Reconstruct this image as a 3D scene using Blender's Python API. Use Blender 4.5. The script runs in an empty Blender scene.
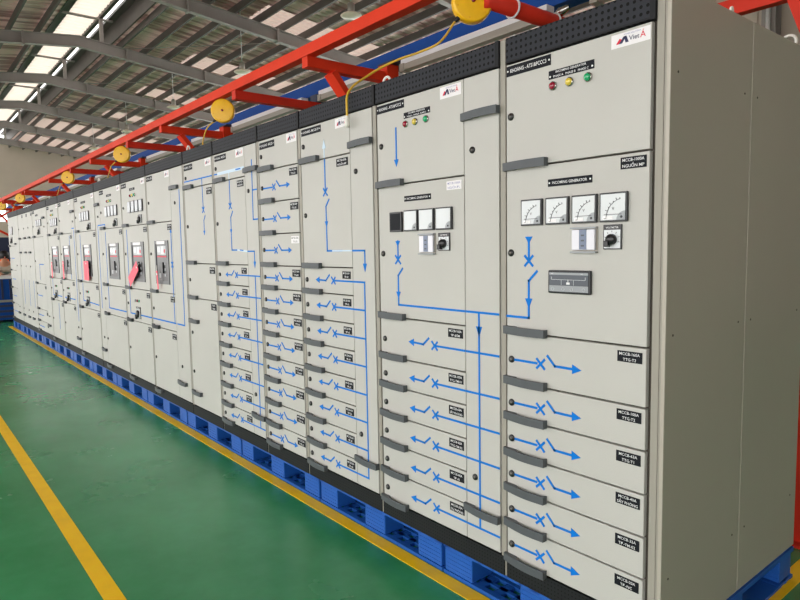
import bpy, bmesh, math, random
from mathutils import Vector, Matrix
random.seed(7)
S = bpy.context.scene
C = S.collection
PI = math.pi

# ------------------------------------------------------------------ materials
def srgb(r, g, b):
    f = lambda c: (c/12.92 if c <= .04045 else ((c+.055)/1.055)**2.4)
    return (f(r/255), f(g/255), f(b/255), 1)

def mat(name, col, rough=.5, metal=0., noise=0., nscale=8., bump=0., bscale=60., spec=.5, coat=0., stretch=(1, 1, 1)):
    m = bpy.data.materials.new(name); m.use_nodes = True
    nt = m.node_tree; b = nt.nodes['Principled BSDF']
    b.inputs['Base Color'].default_value = col
    b.inputs['Roughness'].default_value = rough
    b.inputs['Metallic'].default_value = metal
    b.inputs['Specular IOR Level'].default_value = spec
    b.inputs['Coat Weight'].default_value = coat
    tc = nt.nodes.new('ShaderNodeTexCoord')
    mp = nt.nodes.new('ShaderNodeMapping'); mp.inputs['Scale'].default_value = stretch
    nt.links.new(tc.outputs['Object'], mp.inputs['Vector'])
    if noise:
        n = nt.nodes.new('ShaderNodeTexNoise'); n.inputs['Scale'].default_value = nscale
        n.inputs['Detail'].default_value = 5
        nt.links.new(mp.outputs[0], n.inputs['Vector'])
        r = nt.nodes.new('ShaderNodeMapRange')
        r.inputs['From Min'].default_value = .3; r.inputs['From Max'].default_value = .7
        r.inputs['To Min'].default_value = 1-noise; r.inputs['To Max'].default_value = 1+noise
        nt.links.new(n.outputs['Fac'], r.inputs['Value'])
        x = nt.nodes.new('ShaderNodeVectorMath'); x.operation = 'SCALE'
        x.inputs[0].default_value = col[:3]
        nt.links.new(r.outputs[0], x.inputs['Scale'])
        nt.links.new(x.outputs[0], b.inputs['Base Color'])
    if bump:
        n2 = nt.nodes.new('ShaderNodeTexNoise'); n2.inputs['Scale'].default_value = bscale
        nt.links.new(mp.outputs[0], n2.inputs['Vector'])
        bp = nt.nodes.new('ShaderNodeBump'); bp.inputs['Strength'].default_value = bump
        bp.inputs['Distance'].default_value = .002
        nt.links.new(n2.outputs['Fac'], bp.inputs['Height'])
        nt.links.new(bp.outputs[0], b.inputs['Normal'])
    return m

def perforated(name, col, pitch, rad, ax):
    """black sheet punched with a grid of round holes; ax = object axes of the sheet"""
    m = bpy.data.materials.new(name); m.use_nodes = True
    nt = m.node_tree; b = nt.nodes['Principled BSDF']; b.inputs['Roughness'].default_value = .6; b.inputs['Specular IOR Level'].default_value = .18
    tc = nt.nodes.new('ShaderNodeTexCoord'); sp = nt.nodes.new('ShaderNodeSeparateXYZ')
    nt.links.new(tc.outputs['Object'], sp.inputs[0])
    def M(op, a, bb=None):
        n = nt.nodes.new('ShaderNodeMath'); n.operation = op
        for i, v in enumerate((a, bb)):
            if v is None: continue
            if isinstance(v, (int, float)): n.inputs[i].default_value = v
            else: nt.links.new(v, n.inputs[i])
        return n.outputs[0]
    q = []
    for a in ax:
        f = M('FRACT', M('DIVIDE', sp.outputs[a], pitch))
        f = M('SUBTRACT', f, .5); q.append(M('MULTIPLY', f, f))
    d = M('ADD', q[0], q[1])
    k = M('LESS_THAN', d, (rad/pitch)**2)
    mx = nt.nodes.new('ShaderNodeMix'); mx.data_type = 'RGBA'
    nt.links.new(k, mx.inputs['Factor'])
    mx.inputs[6].default_value = col; mx.inputs[7].default_value = (.002, .002, .002, 1)
    nt.links.new(mx.outputs[2], b.inputs['Base Color'])
    return m

M = {}
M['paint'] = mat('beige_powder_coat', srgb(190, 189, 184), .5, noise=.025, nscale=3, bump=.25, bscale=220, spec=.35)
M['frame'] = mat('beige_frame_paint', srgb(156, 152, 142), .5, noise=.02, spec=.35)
M['side'] = mat('side_sheet_paint', srgb(176, 170, 158), .32, noise=.02, nscale=2, bump=.3, bscale=200)
M['gap'] = mat('dark_gasket', srgb(70, 64, 56), .7)
M['grille'] = perforated('perforated_black_sheet', srgb(46, 48, 54), .0235, .0058, ('X', 'Z'))
M['skirt'] = perforated('perforated_skirt_sheet', srgb(34, 36, 38), .016, .003, ('X', 'Z'))
M['black'] = mat('black_sheet', srgb(34, 35, 38), .6, spec=.2)
M['handle'] = mat('grey_handle_plastic', srgb(84, 88, 92), .5, noise=.05, nscale=30, spec=.35)
M['lock'] = mat('black_lock', srgb(28, 28, 30), .3)
M['lockin'] = mat('lock_core_metal', srgb(120, 118, 112), .35, .8)
M['tape'] = mat('blue_mimic_tape', srgb(8, 118, 212), .6, spec=.15)
M['tapepale'] = mat('pale_film_on_tape', srgb(196, 218, 236), .4)
M['plate'] = mat('engraved_black_plate', srgb(20, 23, 30), .6, spec=.2)
M['ink'] = mat('white_engraving', srgb(235, 236, 238), .5)
M['white'] = mat('white_label', srgb(236, 234, 236), .45)
M['navyink'] = mat('navy_print', srgb(25, 32, 80), .5)
M['redink'] = mat('red_print', srgb(215, 30, 60), .5)
M['lilac'] = mat('lilac_print', srgb(150, 150, 190), .5)
M['mface'] = mat('meter_face', srgb(206, 211, 214), .14, coat=.4)
M['mdull'] = mat('meter_face_dull', srgb(160, 165, 172), .25)
M['relayblue'] = mat('relay_core_blue_grey', srgb(112, 124, 150), .35)
M['bouncefloor'] = mat('pale_bounce_floor', srgb(172, 166, 160), .75, noise=.06)  # for the added out-of-view floor strip, neutral bounce light
M['mgrey'] = mat('meter_corner_grey', srgb(150, 155, 160), .3)
M['mblack'] = mat('meter_bezel', srgb(36, 38, 42), .35)
M['bezgrey'] = mat('window_bezel_grey', srgb(92, 94, 98), .4)
M['breaker'] = mat('breaker_body', srgb(66, 66, 70), .35)
M['chrome'] = mat('lamp_chrome_ring', srgb(190, 190, 185), .2, 1.)
M['lred'] = mat('red_lens', srgb(150, 10, 45), .15, coat=1)
M['lyel'] = mat('yellow_lens', srgb(225, 200, 70), .15, coat=1)
M['lgrn'] = mat('green_lens', srgb(15, 165, 105), .15, coat=1)
M['clear'] = mat('clear_cover', srgb(205, 205, 215), .08, coat=1)
M['slate'] = mat('controller_slate', srgb(78, 84, 94), .4)
M['pallet'] = mat('blue_pallet_plastic', srgb(31, 90, 176), .45, noise=.08, nscale=6, bump=.2, spec=.35)
M['orange'] = mat('orange_steel_paint', srgb(222, 58, 28), .55, noise=.05, nscale=4, spec=.2)
M['red'] = mat('red_orange_steel_paint', srgb(208, 52, 34), .55, noise=.06, nscale=5, spec=.2)
M['blue'] = mat('blue_beam_paint', srgb(22, 70, 146), .6, noise=.04, spec=.15)
M['navy'] = mat('navy_steel', srgb(38, 46, 74), .5)
M['alu'] = mat('white_aluminium', srgb(225, 225, 226), .3, noise=.03)
M['tray'] = mat('grey_duct', srgb(160, 155, 145), .4, .3)
M['yellow'] = mat('yellow_reel_plastic', srgb(250, 196, 20), .35, noise=.04, nscale=20)
M['yellow_side'] = mat('yellow_reel_rim', srgb(244, 182, 16), .4)
M['cable'] = mat('yellow_cable_sheath', srgb(226, 186, 60), .45)
M['ring'] = mat('white_lifting_eye', srgb(235, 232, 224), .35)
M['steel'] = mat('grey_rafter_paint', srgb(158, 150, 146), .5, noise=.08, nscale=1.5)
M['purlin'] = mat('dark_galvanised_purlin', srgb(92, 87, 82), .55, .2, noise=.1, nscale=2)
M['pink'] = mat('pink_paper', srgb(250, 105, 125), .6)
M['lampglass'] = mat('cream_lamp_shade', srgb(246, 232, 212), .35)
M['wall'] = mat('beige_wall_sheet', srgb(205, 190, 176), .7, noise=.05, nscale=.6)
M['skin'] = mat('skin', srgb(206, 150, 120), .5)
M['hair'] = mat('black_hair', srgb(20, 18, 20), .5)
M['coat'] = mat('beige_work_coat', srgb(190, 180, 160), .8, noise=.08)
M['trouser'] = mat('dark_trousers', srgb(45, 48, 58), .8)
M['collar'] = mat('orange_cloth', srgb(240, 120, 60), .7)

def rib_shaded_sheet(name, col):
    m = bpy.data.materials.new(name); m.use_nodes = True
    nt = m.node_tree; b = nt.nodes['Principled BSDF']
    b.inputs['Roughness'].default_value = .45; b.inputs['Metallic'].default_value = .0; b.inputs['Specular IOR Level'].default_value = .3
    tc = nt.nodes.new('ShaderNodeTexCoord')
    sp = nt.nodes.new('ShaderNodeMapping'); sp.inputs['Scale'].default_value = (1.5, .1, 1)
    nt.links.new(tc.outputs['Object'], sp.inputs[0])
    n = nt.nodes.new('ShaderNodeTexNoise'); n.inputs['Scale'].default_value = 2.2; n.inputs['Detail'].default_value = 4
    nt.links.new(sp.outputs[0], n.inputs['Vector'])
    r = nt.nodes.new('ShaderNodeValToRGB')  # ramp paints the ribs' light and shade as streaks in the sheet colour
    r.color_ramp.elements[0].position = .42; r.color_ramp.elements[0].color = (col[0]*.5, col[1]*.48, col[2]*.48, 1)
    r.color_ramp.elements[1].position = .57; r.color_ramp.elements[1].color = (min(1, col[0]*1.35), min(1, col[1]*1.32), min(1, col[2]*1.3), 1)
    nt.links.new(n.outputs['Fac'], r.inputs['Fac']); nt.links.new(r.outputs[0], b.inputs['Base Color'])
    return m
M['roof'] = rib_shaded_sheet('galvanised_roof_sheet', srgb(255, 194, 190))

def translucent(name, col, w=.75):
    m = bpy.data.materials.new(name); m.use_nodes = True
    nt = m.node_tree; b = nt.nodes['Principled BSDF']; out = nt.nodes['Material Output']
    b.inputs['Base Color'].default_value = col; b.inputs['Roughness'].default_value = .5
    t = nt.nodes.new('ShaderNodeBsdfTranslucent'); t.inputs['Color'].default_value = col
    mx = nt.nodes.new('ShaderNodeMixShader'); mx.inputs[0].default_value = w
    nt.links.new(b.outputs[0], mx.inputs[1]); nt.links.new(t.outputs[0], mx.inputs[2])
    nt.links.new(mx.outputs[0], out.inputs['Surface'])
    return m
M['skylight'] = translucent('translucent_roof_sheet', srgb(240, 226, 214), .36)
M['roofclear'] = translucent('weathered_translucent_sheet', srgb(226, 202, 192), .2)

def floor_mat():
    m = bpy.data.materials.new('green_epoxy'); m.use_nodes = True
    nt = m.node_tree; b = nt.nodes['Principled BSDF']
    tc = nt.nodes.new('ShaderNodeTexCoord')
    n = nt.nodes.new('ShaderNodeTexNoise'); n.inputs['Scale'].default_value = 1.3; n.inputs['Detail'].default_value = 6
    n.inputs['Roughness'].default_value = .65
    nt.links.new(tc.outputs['Object'], n.inputs['Vector'])
    r = nt.nodes.new('ShaderNodeValToRGB')
    r.color_ramp.elements[0].position = .32; r.color_ramp.elements[0].color = srgb(44, 134, 80)
    r.color_ramp.elements[1].position = .7; r.color_ramp.elements[1].color = srgb(66, 158, 104)
    nt.links.new(n.outputs['Fac'], r.inputs['Fac']); nt.links.new(r.outputs[0], b.inputs['Base Color'])
    n2 = nt.nodes.new('ShaderNodeTexNoise'); n2.inputs['Scale'].default_value = 2.5; n2.inputs['Detail'].default_value = 5
    nt.links.new(tc.outputs['Object'], n2.inputs['Vector'])
    mr = nt.nodes.new('ShaderNodeMapRange'); mr.inputs['To Min'].default_value = .16; mr.inputs['To Max'].default_value = .34
    nt.links.new(n2.outputs['Fac'], mr.inputs['Value']); nt.links.new(mr.outputs[0], b.inputs['Roughness'])
    n3 = nt.nodes.new('ShaderNodeTexNoise'); n3.inputs['Scale'].default_value = 9
    nt.links.new(tc.outputs['Object'], n3.inputs['Vector'])
    bp = nt.nodes.new('ShaderNodeBump'); bp.inputs['Strength'].default_value = .12; bp.inputs['Distance'].default_value = .01
    nt.links.new(n3.outputs['Fac'], bp.inputs['Height']); nt.links.new(bp.outputs[0], b.inputs['Normal'])
    return m
M['floor'] = floor_mat()
def line_mat():
    return mat('yellow_floor_paint', srgb(255, 206, 16), .42, noise=.07, nscale=9, spec=.3)
M['line'] = line_mat()

# ------------------------------------------------------------------ mesh helpers
TXT = {}
def text_data(s, bold=False):
    if s in TXT: return TXT[s]
    cu = bpy.data.curves.new('t', 'FONT'); cu.body = s; cu.align_x = 'CENTER'; cu.align_y = 'BOTTOM_BASELINE'
    cu.resolution_u = 2; cu.offset = .006
    ob = bpy.data.objects.new('t', cu); C.objects.link(ob)
    bpy.context.view_layer.update()
    dg = bpy.context.evaluated_depsgraph_get()
    me = ob.evaluated_get(dg).to_mesh()
    vs = [tuple(v.co) for v in me.vertices]; fs = [tuple(p.vertices) for p in me.polygons]
    bpy.data.objects.remove(ob); bpy.data.curves.remove(cu)
    xs = [v[0] for v in vs] or [0]; ys = [v[1] for v in vs] or [0]
    TXT[s] = (vs, fs, max(xs)-min(xs), max(ys)-min(ys), (max(xs)+min(xs))/2, (max(ys)+min(ys))/2)
    return TXT[s]

class MB:
    """collects shapes in world coordinates, several materials"""
    def __init__(self):
        self.v = []; self.f = []; self.mi = []; self.sm = []; self.mats = []; self.X = None
    def _m(self, m):
        if m not in self.mats: self.mats.append(m)
        return self.mats.index(m)
    def add(self, vs, fs, m, smooth=False):
        k = len(self.v); i = self._m(m)
        if self.X is not None: vs = [tuple(self.X @ Vector(v)) for v in vs]
        self.v += [tuple(v) for v in vs]
        for f in fs:
            self.f.append(tuple(a+k for a in f)); self.mi.append(i); self.sm.append(smooth)
    def box(self, x0, x1, y0, y1, z0, z1, m, bev=0.):
        if x0 > x1: x0, x1 = x1, x0
        if y0 > y1: y0, y1 = y1, y0
        if z0 > z1: z0, z1 = z1, z0
        if bev:
            bm = bmesh.new(); bmesh.ops.create_cube(bm, size=1)
            for v in bm.verts:
                v.co = ((x0+x1)/2+v.co.x*(x1-x0), (y0+y1)/2+v.co.y*(y1-y0), (z0+z1)/2+v.co.z*(z1-z0))
            bmesh.ops.bevel(bm, geom=bm.edges[:], offset=bev, segments=2, affect='EDGES', profile=.6)
            bm.verts.index_update()
            self.add([v.co[:] for v in bm.verts], [[v.index for v in f.verts] for f in bm.faces], m); bm.free(); return
        vs = [(x0,y0,z0),(x1,y0,z0),(x1,y1,z0),(x0,y1,z0),(x0,y0,z1),(x1,y0,z1),(x1,y1,z1),(x0,y1,z1)]
        self.add(vs, [(0,3,2,1),(4,5,6,7),(0,1,5,4),(1,2,6,5),(2,3,7,6),(3,0,4,7)], m)
    def poly_xz(self, pts, y0, y1, m):
        """closed polygon in the xz plane extruded y0..y1"""
        n = len(pts); a = sum(pts[i][0]*pts[(i+1)%n][1]-pts[(i+1)%n][0]*pts[i][1] for i in range(n))
        if a < 0: pts = pts[::-1]
        vs = [(p[0], y0, p[1]) for p in pts]+[(p[0], y1, p[1]) for p in pts]
        fs = [tuple(range(n)), tuple(range(2*n-1, n-1, -1))]
        fs += [(i, i+n, (i+1)%n+n, (i+1)%n) for i in range(n)]
        self.add(vs, fs, m)
    def prism(self, prof, p0, ex, ey, ez, L, m):
        """2D profile (a,b) spanned by ex,ey swept along ez for L"""
        p0 = Vector(p0); ex = Vector(ex); ey = Vector(ey); ez = Vector(ez); n = len(prof)
        vs = [p0+ex*a+ey*b for a, b in prof]; vs += [v+ez*L for v in vs]
        fs = [tuple(range(n-1, -1, -1)), tuple(range(n, 2*n))]+[(i, (i+1)%n, (i+1)%n+n, i+n) for i in range(n)]
        self.add([v[:] for v in vs], fs, m)
    def cyl(self, c, axis, r, L, m, n=16, r2=None, smooth=True, caps=True):
        self.lathe([(r, 0), (r if r2 is None else r2, L)], c, axis, m, n, smooth, caps)
    def lathe(self, prof, c, axis, m, n=20, smooth=True, caps=True):
        ax = Vector(axis).normalized(); u = ax.orthogonal().normalized(); w = ax.cross(u); c = Vector(c)
        vs = []
        for r, h in prof:
            for k in range(n):
                t = 2*PI*k/n; vs.append((c+ax*h+(u*math.cos(t)+w*math.sin(t))*r)[:])
        fs = []
        for j in range(len(prof)-1):
            for k in range(n):
                fs.append((j*n+k, j*n+(k+1)%n, (j+1)*n+(k+1)%n, (j+1)*n+k))
        self.add(vs, fs, m, smooth)
        if caps:
            q = len(prof)-1
            if prof[0][0] > 1e-5: self.add(vs[:n], [tuple(range(n-1, -1, -1))], m)
            if prof[-1][0] > 1e-5: self.add(vs[q*n:], [tuple(range(n))], m)
    def tube(self, pts, r, m, n=8, closed=False):
        P = [Vector(p) for p in pts]; N = len(P); vs = []; up = None
        for i in range(N):
            a = P[(i-1) % N] if (closed or i) else P[i]; b = P[(i+1) % N] if (closed or i < N-1) else P[i]
            t = (b-a).normalized()
            if up is None: up = t.orthogonal().normalized()
            up = (up-t*up.dot(t)).normalized(); w = t.cross(up)
            for k in range(n):
                q = 2*PI*k/n; vs.append((P[i]+(up*math.cos(q)+w*math.sin(q))*r)[:])
        fs = []
        for i in range(N if closed else N-1):
            j = (i+1) % N
            for k in range(n): fs.append((i*n+k, i*n+(k+1) % n, j*n+(k+1) % n, j*n+k))
        if not closed: fs += [tuple(range(n-1, -1, -1)), tuple((N-1)*n+k for k in range(n))]
        self.add(vs, fs, m, True)
    def bar(self, a, b, w, h, m, up=(0, 0, 1)):
        """rectangular bar from a to b; w across, h along up"""
        a = Vector(a); b = Vector(b); t = (b-a); L = t.length; t.normalize()
        s = t.cross(Vector(up)).normalized(); u = s.cross(t)
        self.prism([(-w/2, -h/2), (w/2, -h/2), (w/2, h/2), (-w/2, h/2)], a, s, u, t, L, m)
    def text(self, s, cx, cz, y, w, h, m):
        """lettering on a surface facing -y, fitted in w x h"""
        vs, fs, tw, th, ox, oz = text_data(s)
        if tw <= 0: return
        sz = h/.72; sx = min(w/tw, sz*1.05)
        self.add([(cx+(v[0]-ox)*sx, y, cz+(v[1]-.36)*sz) for v in vs], fs, m)
    def mesh(self, name, piv):
        me = bpy.data.meshes.new(name)
        me.from_pydata([(v[0]-piv[0], v[1]-piv[1], v[2]-piv[2]) for v in self.v], [], self.f)
        for m in self.mats: me.materials.append(M[m])
        me.polygons.foreach_set('material_index', self.mi); me.polygons.foreach_set('use_smooth', self.sm)
        me.update(); return me
    def build(self, name, parent=None, piv=None):
        if piv is None:
            xs, ys, zs = zip(*self.v); piv = ((min(xs)+max(xs))/2, (min(ys)+max(ys))/2, min(zs))
        return link(name, self.mesh(name, piv), parent, piv)

PIV = {}
def link(name, data, parent, piv):
    o = bpy.data.objects.new(name, data); C.objects.link(o)
    pp = Vector((0, 0, 0))
    if parent is not None: o.parent = parent; pp = PIV[parent.name]
    o.location = Vector(piv)-pp; PIV[o.name] = Vector(piv)
    return o
def tag(o, label, cat, group=None):
    o['label'] = label; o['category'] = cat
    if group: o['group'] = group
    return o
def thing(name, piv, label, cat, group=None):
    return tag(link(name, None, None, piv), label, cat, group)
def struct(o):
    o['kind'] = 'structure'; return o

# ------------------------------------------------------------------ camera (position and attitude of the phone)
cd = bpy.data.cameras.new('camera'); cam = bpy.data.objects.new('camera', cd); C.objects.link(cam)
cd.sensor_width = 36; cd.sensor_fit = 'HORIZONTAL'; cd.lens = 28.125; cd.clip_start = .05; cd.clip_end = 300
Rm = Matrix(((0.63272882, -0.05561093, 0.77237405), (0.77418415, 0.067481, -0.62935302), (-0.01712166, 0.99616953, 0.08575027)))
cam.matrix_world = Matrix.Translation((0, -1.9325, 1.5474)) @ Rm.to_4x4()
S.camera = cam

# ------------------------------------------------------------------ the hall
XF, XN, YW, YL = -52., 9., 14.4, -7.4       # far wall, near wall, side wall behind the row, open side
b = MB(); b.box(XF-1, XN+1, -3.1, YW+1, -.2, 0, 'floor'); struct(b.build('floor'))
b = MB(); b.box(XF-1, XN+1, -16, -3.1, -.2, 0, 'bouncefloor'); struct(b.build('floor'))  # unseen pale strip, added to cut green bounce onto roof and doors
# side wall behind the cabinets: ribbed sheet
b = MB(); FILL_BAYS = [(-12.5-5.93*i-5.3, -12.5-5.93*i-.6) for i in range(6)]+[(-12.1, -8.2)]  # unseen window bays, added and enlarged to light the roof
b.box(XF, XN, YW, YW+.1, 0, 2.4, 'wall'); b.box(XF, XN, YW, YW+.1, 7.3, 8.2, 'wall')
xs_ = [XF]+sum([list(q) for q in sorted(FILL_BAYS)], [])+[XN]
for xa_, xb_ in zip(xs_[::2], xs_[1::2]): b.box(xa_, xb_, YW, YW+.1, 2.4, 7.3, 'wall')
x = XF
while x < XN:
    inb = any(q[0]-.06 < x < q[1] for q in FILL_BAYS)
    b.box(x, x+.06, YW-.025, YW, .0, 2.4 if inb else 8.2, 'wall'); x += .5
struct(b.build('wall_back'))
# far gable wall with bright openings
b = MB()
holes = [(3.6, 4.9, 3.7, 5.2), (5.2, 7.1, 3.6, 5.35), (7.4, 9.4, 3.6, 5.5), (9.8, 11.8, 3.4, 5.5)]
def wall_x(b, X, t, y0, y1, z0, z1, hs, m):
    ys = sorted({y0, y1, *[h[0] for h in hs], *[h[1] for h in hs]})
    for a, c in zip(ys[:-1], ys[1:]):
        mid = (a+c)/2; hh = [h for h in hs if h[0] < mid < h[1]]
        if not hh: b.box(X, X+t, a, c, z0, z1, m)
        else:
            b.box(X, X+t, a, c, z0, hh[0][2], m); b.box(X, X+t, a, c, hh[0][3], z1, m)
wall_x(b, XF, .15, YL, YW, 0, 9.2, holes, 'wall')
y = YL
while y < YW:
    if not any(h[0]-.1 < y < h[1]+.1 for h in holes): b.box(XF+.15, XF+.18, y, y+.08, 0, 9.2, 'wall')
    y += 1.2
struct(b.build('wall_far'))
for i, hq in enumerate(holes):
    b = MB(); y0, y1, z0, z1 = hq
    b.box(XF+.02, XF+.12, y0, y0+.07, z0, z1, 'alu'); b.box(XF+.02, XF+.12, y1-.07, y1, z0, z1, 'alu')
    b.box(XF+.02, XF+.12, y0+.07, y1-.07, z0, z0+.07, 'alu'); b.box(XF+.02, XF+.12, y0+.07, y1-.07, z1-.07, z1, 'alu')
    b.box(XF+.02, XF+.12, (y0+y1)/2-.03, (y0+y1)/2+.03, z0+.07, z1-.07, 'alu')
    struct(b.build('window_%d' % (i+1)))
for i, (xa_, xb_) in enumerate(sorted(FILL_BAYS)):
    b = MB()
    for q in ((xa_, xa_+.07), ((xa_+xb_)/2-.03, (xa_+xb_)/2+.03), (xb_-.07, xb_)): b.box(q[0], q[1], YW+.02, YW+.08, 2.4, 7.3, 'alu')
    b.box(xa_, xb_, YW+.02, YW+.08, 2.4, 2.47, 'alu'); b.box(xa_, xb_, YW+.02, YW+.08, 7.23, 7.3, 'alu')
    struct(b.build('window_%d' % (i+6)))  # frames of the added bays
b = MB(); b.box(XN, XN+.15, YL, YW, 0, 9.2, 'wall'); struct(b.build('wall_near'))
# unseen header over the open side, height set to shape the daylight
b = MB(); b.box(XF, XN, YL-.15, YL, 5.0, 8.2, 'wall'); struct(b.build('wall_front'))

RX = [5.8, -.1, -6.05]+[-12.5-5.93*i for i in range(7)]
# roof: two slopes with a raised ridge light between
RY0, RY1 = 2.9, 4.95
def zr(y): return 9.32-.112*abs(y-3.7)
b = MB()
for ya, yb in ((YL-.6, RY0), (RY1, YW+.6)):
    pts = []; x = XF-.3; n = 0
    while x < XN+.3:
        for dx, dz in ((0, 0), (.17, 0), (.19, .03), (.23, .03)): pts.append((x+dx, dz))
        x += .25
    ym = 7.5 if ya > 0 else yb
    for y0_, y1_ in ((ya, ym), (ym, yb)):
        if y1_-y0_ < .1: continue
        vs = [(p[0], y0_, zr(y0_)+p[1]) for p in pts]+[(p[0], y1_, zr(y1_)+p[1]) for p in pts]
        n = len(pts)
        for i in range(n-1):
            near = min(abs(pts[i][0]-r) for r in RX)
            tr = ya > 0 and near < (.75 if pts[i][0] > -38 else 1.5) and (y0_ > 7 or pts[i][0] < -38)
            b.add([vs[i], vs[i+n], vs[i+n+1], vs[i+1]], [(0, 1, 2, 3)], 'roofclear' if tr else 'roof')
struct(b.build('ceiling'))
# ridge light
b = MB()
pts = []; x = XF-.3
while x < XN+.3:
    for dx, dz in ((0, 0), (.16, 0), (.2, .04), (.3, .04)): pts.append((x+dx, 9.86+dz))
    x += .36
vs = [(p[0], 3.5, p[1]) for p in pts]+[(p[0], 4.42, p[1]) for p in pts]; n = len(pts)
b.add(vs, [(i, i+n, i+n+1, i+1) for i in range(n-1)], 'skylight')
struct(b.build('window_5'))
b = MB()
b.box(XF, XN, 2.8, 3.5, 9.86, 9.92, 'purlin'); b.box(XF, XN, 4.42, 4.55, 9.78, 9.9, 'purlin')
b.box(XF, XN, 4.70, 4.95, 9.76, 9.86, 'purlin')
b.box(XF, XN, 2.84, 2.90, 9.2, 9.86, 'purlin')
b.box(XF, XN, 4.95, 5.0, 9.15, 9.86, 'purlin')
struct(b.build('trim_1'))

ORD = ['first', 'second', 'third', 'fourth', 'fifth', 'sixth', 'seventh', 'eighth', 'ninth', 'tenth', 'eleventh', 'twelfth', 'thirteenth', 'fourteenth', 'fifteenth', 'sixteenth', 'seventeenth', 'eighteenth', 'nineteenth', 'twentieth']
# portal rafters (steel I beams) with their columns
for i, X in enumerate(RX):
    t = thing('portal_rafter', (X, YW-.3, 0), '', 'roof beam', 'steel roof rafters')
    if i < 3: t['label'] = 'grey steel column against the side wall with its rafter, %s from the near end' % ORD[i]
    else: t['label'] = 'cranked grey steel roof rafter, %s visible one going away from the camera' % ORD[i-3]
    b = MB(); kn = [(YW-.15, 0), (8.2, 0), (5.3, 0), (3.7, 0), (2.0, 0), (YL, 0)]
    def zb(y): return zr(y)-.30
    for (ya, _), (yb, _) in zip(kn[:-1], kn[1:]):
        za, zc = zb(ya), zb(yb)
        for dx, top, bot in ((.1, 0, -.018), (.006, -.018, -.362), (.1, -.362, -.38)):
            vs = []
            for s in (-dx, dx):
                vs += [(X+s, ya, za+bot), (X+s, yb, zc+bot), (X+s, yb, zc+top), (X+s, ya, za+top)]
            b.add(vs, [(0, 1, 2, 3), (7, 6, 5, 4), (0, 4, 5, 1), (3, 2, 6, 7), (0, 3, 7, 4), (1, 5, 6, 2)], 'steel')
    b.build('beam', t)
    for y in (8.2, 5.3, 2.0):
        b = MB(); b.box(X-.105, X+.105, y-.03, y+.03, zb(y)-.42, zb(y)+.02, 'steel'); b.build('splice_plate', t)
    b = MB()
    b.box(X-.15, X+.15, YW-.42, YW-.40, 0, zb(YW)-.3, 'steel'); b.box(X-.15, X+.15, YW-.12, YW-.1, 0, zb(YW)-.3, 'steel')
    b.box(X-.006, X+.006, YW-.4, YW-.12, 0, zb(YW)-.3, 'steel'); b.build('column', t)
    # T post carrying the ridge light
    b = MB(); b.box(X-.06, X+.06, 4.4, 4.52, zb(4.45), 9.70, 'steel'); b.build('ridge_post', t)
    b = MB(); b.box(X-.05, X+.05, 2.95, 4.86, 9.70, 9.76, 'steel'); b.build('ridge_arm', t)
# downpipe beside the column on the side wall
b = MB(); b.tube([(-6.03, YW-.49, 0), (-6.03, YW-.49, 7.4)], .05, 'alu', 10)
for z in (2., 4., 6.8): b.box(-6.11, -5.95, YW-.56, YW-.425, z, z+.06, 'steel')
tag(b.build('downpipe'), 'pale vertical pipe on the side wall beside the grey steel column', 'pipe')
# purlins
py = [2.5, 1.65, .8, -.05, -1.0, -2.4, -4.0, -6.2]+[5.15+.82*k for k in range(11)]
for i, y in enumerate(sorted(py)):
    b = MB(); z = zr(y)-.02
    b.prism([(-.035, -.235), (.035, -.235), (.035, -.215), (-.02, -.215), (-.018, -.03), (.03, -.03), (.03, 0), (-.03, 0)], (XF+.2, y, z), (0, 1, 0), (0, 0, 1), (1, 0, 0), XN-XF-.4, 'purlin')
    tag(b.build('roof_purlin'), 'long dark steel roof purlin, %s counted from the side wall behind the cabinets' % ORD[len(py)-1-i], 'roof purlin', 'roof purlins')
# diagonal tie rods under the sheet
for k, (xa, ya, xb, yb) in enumerate(((-24.1, 5.3, -18.7, 9.1), (-30.0, 5.3, -24.6, 9.1), (-35.9, 5.3, -30.5, 9.1))):
    b = MB(); b.tube([(xa, ya, zr(ya)-.34), (xb, yb, zr(yb)-.34)], .012, 'steel', 6)
    tag(b.build('tie_rod'), 'thin diagonal steel tie rod under the roof sheet, %s bay' % ('nearest', 'middle', 'farthest')[k], 'tie rod', 'roof tie rods')
# high bay lamps
for k, xx in enumerate((-12.62, -18.55, -24.6, -30.7, -36.7)):
    yy = 7.; zz = 7.0; w = ORD[k]
    t = thing('high_bay_lamp', (xx, yy, zr(yy)-.3), 'cream dish lamp hanging on a thin rod from the roof, %s one from the camera' % w, 'hanging lamp', 'high bay lamps')
    b = MB(); b.tube([(xx, yy, zr(yy)-.004), (xx, yy, zz+.34)], .012, 'alu', 6); b.build('rod', t)
    b = MB(); b.lathe([(.05, 0), (.085, .02), (.085, .2), (.05, .24), (.02, .26)], (xx, yy, zz+.1), (0, 0, 1), 'tray'); b.build('ballast_housing', t)
    b = MB(); b.lathe([(.0, -.02), (.12, -.01), (.24, .02), (.26, .04), (.2, .08), (.09, .12), (.05, .13)], (xx, yy, zz), (0, 0, 1), 'lampglass', 24); b.build('shade', t)
# short pipe hangers
for k, (px_, py_, z0, z1) in enumerate(((-8.6, 5.0, 5.95, 6.5), (-12.7, 5.0, 5.95, 6.5))):
    pass

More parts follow.
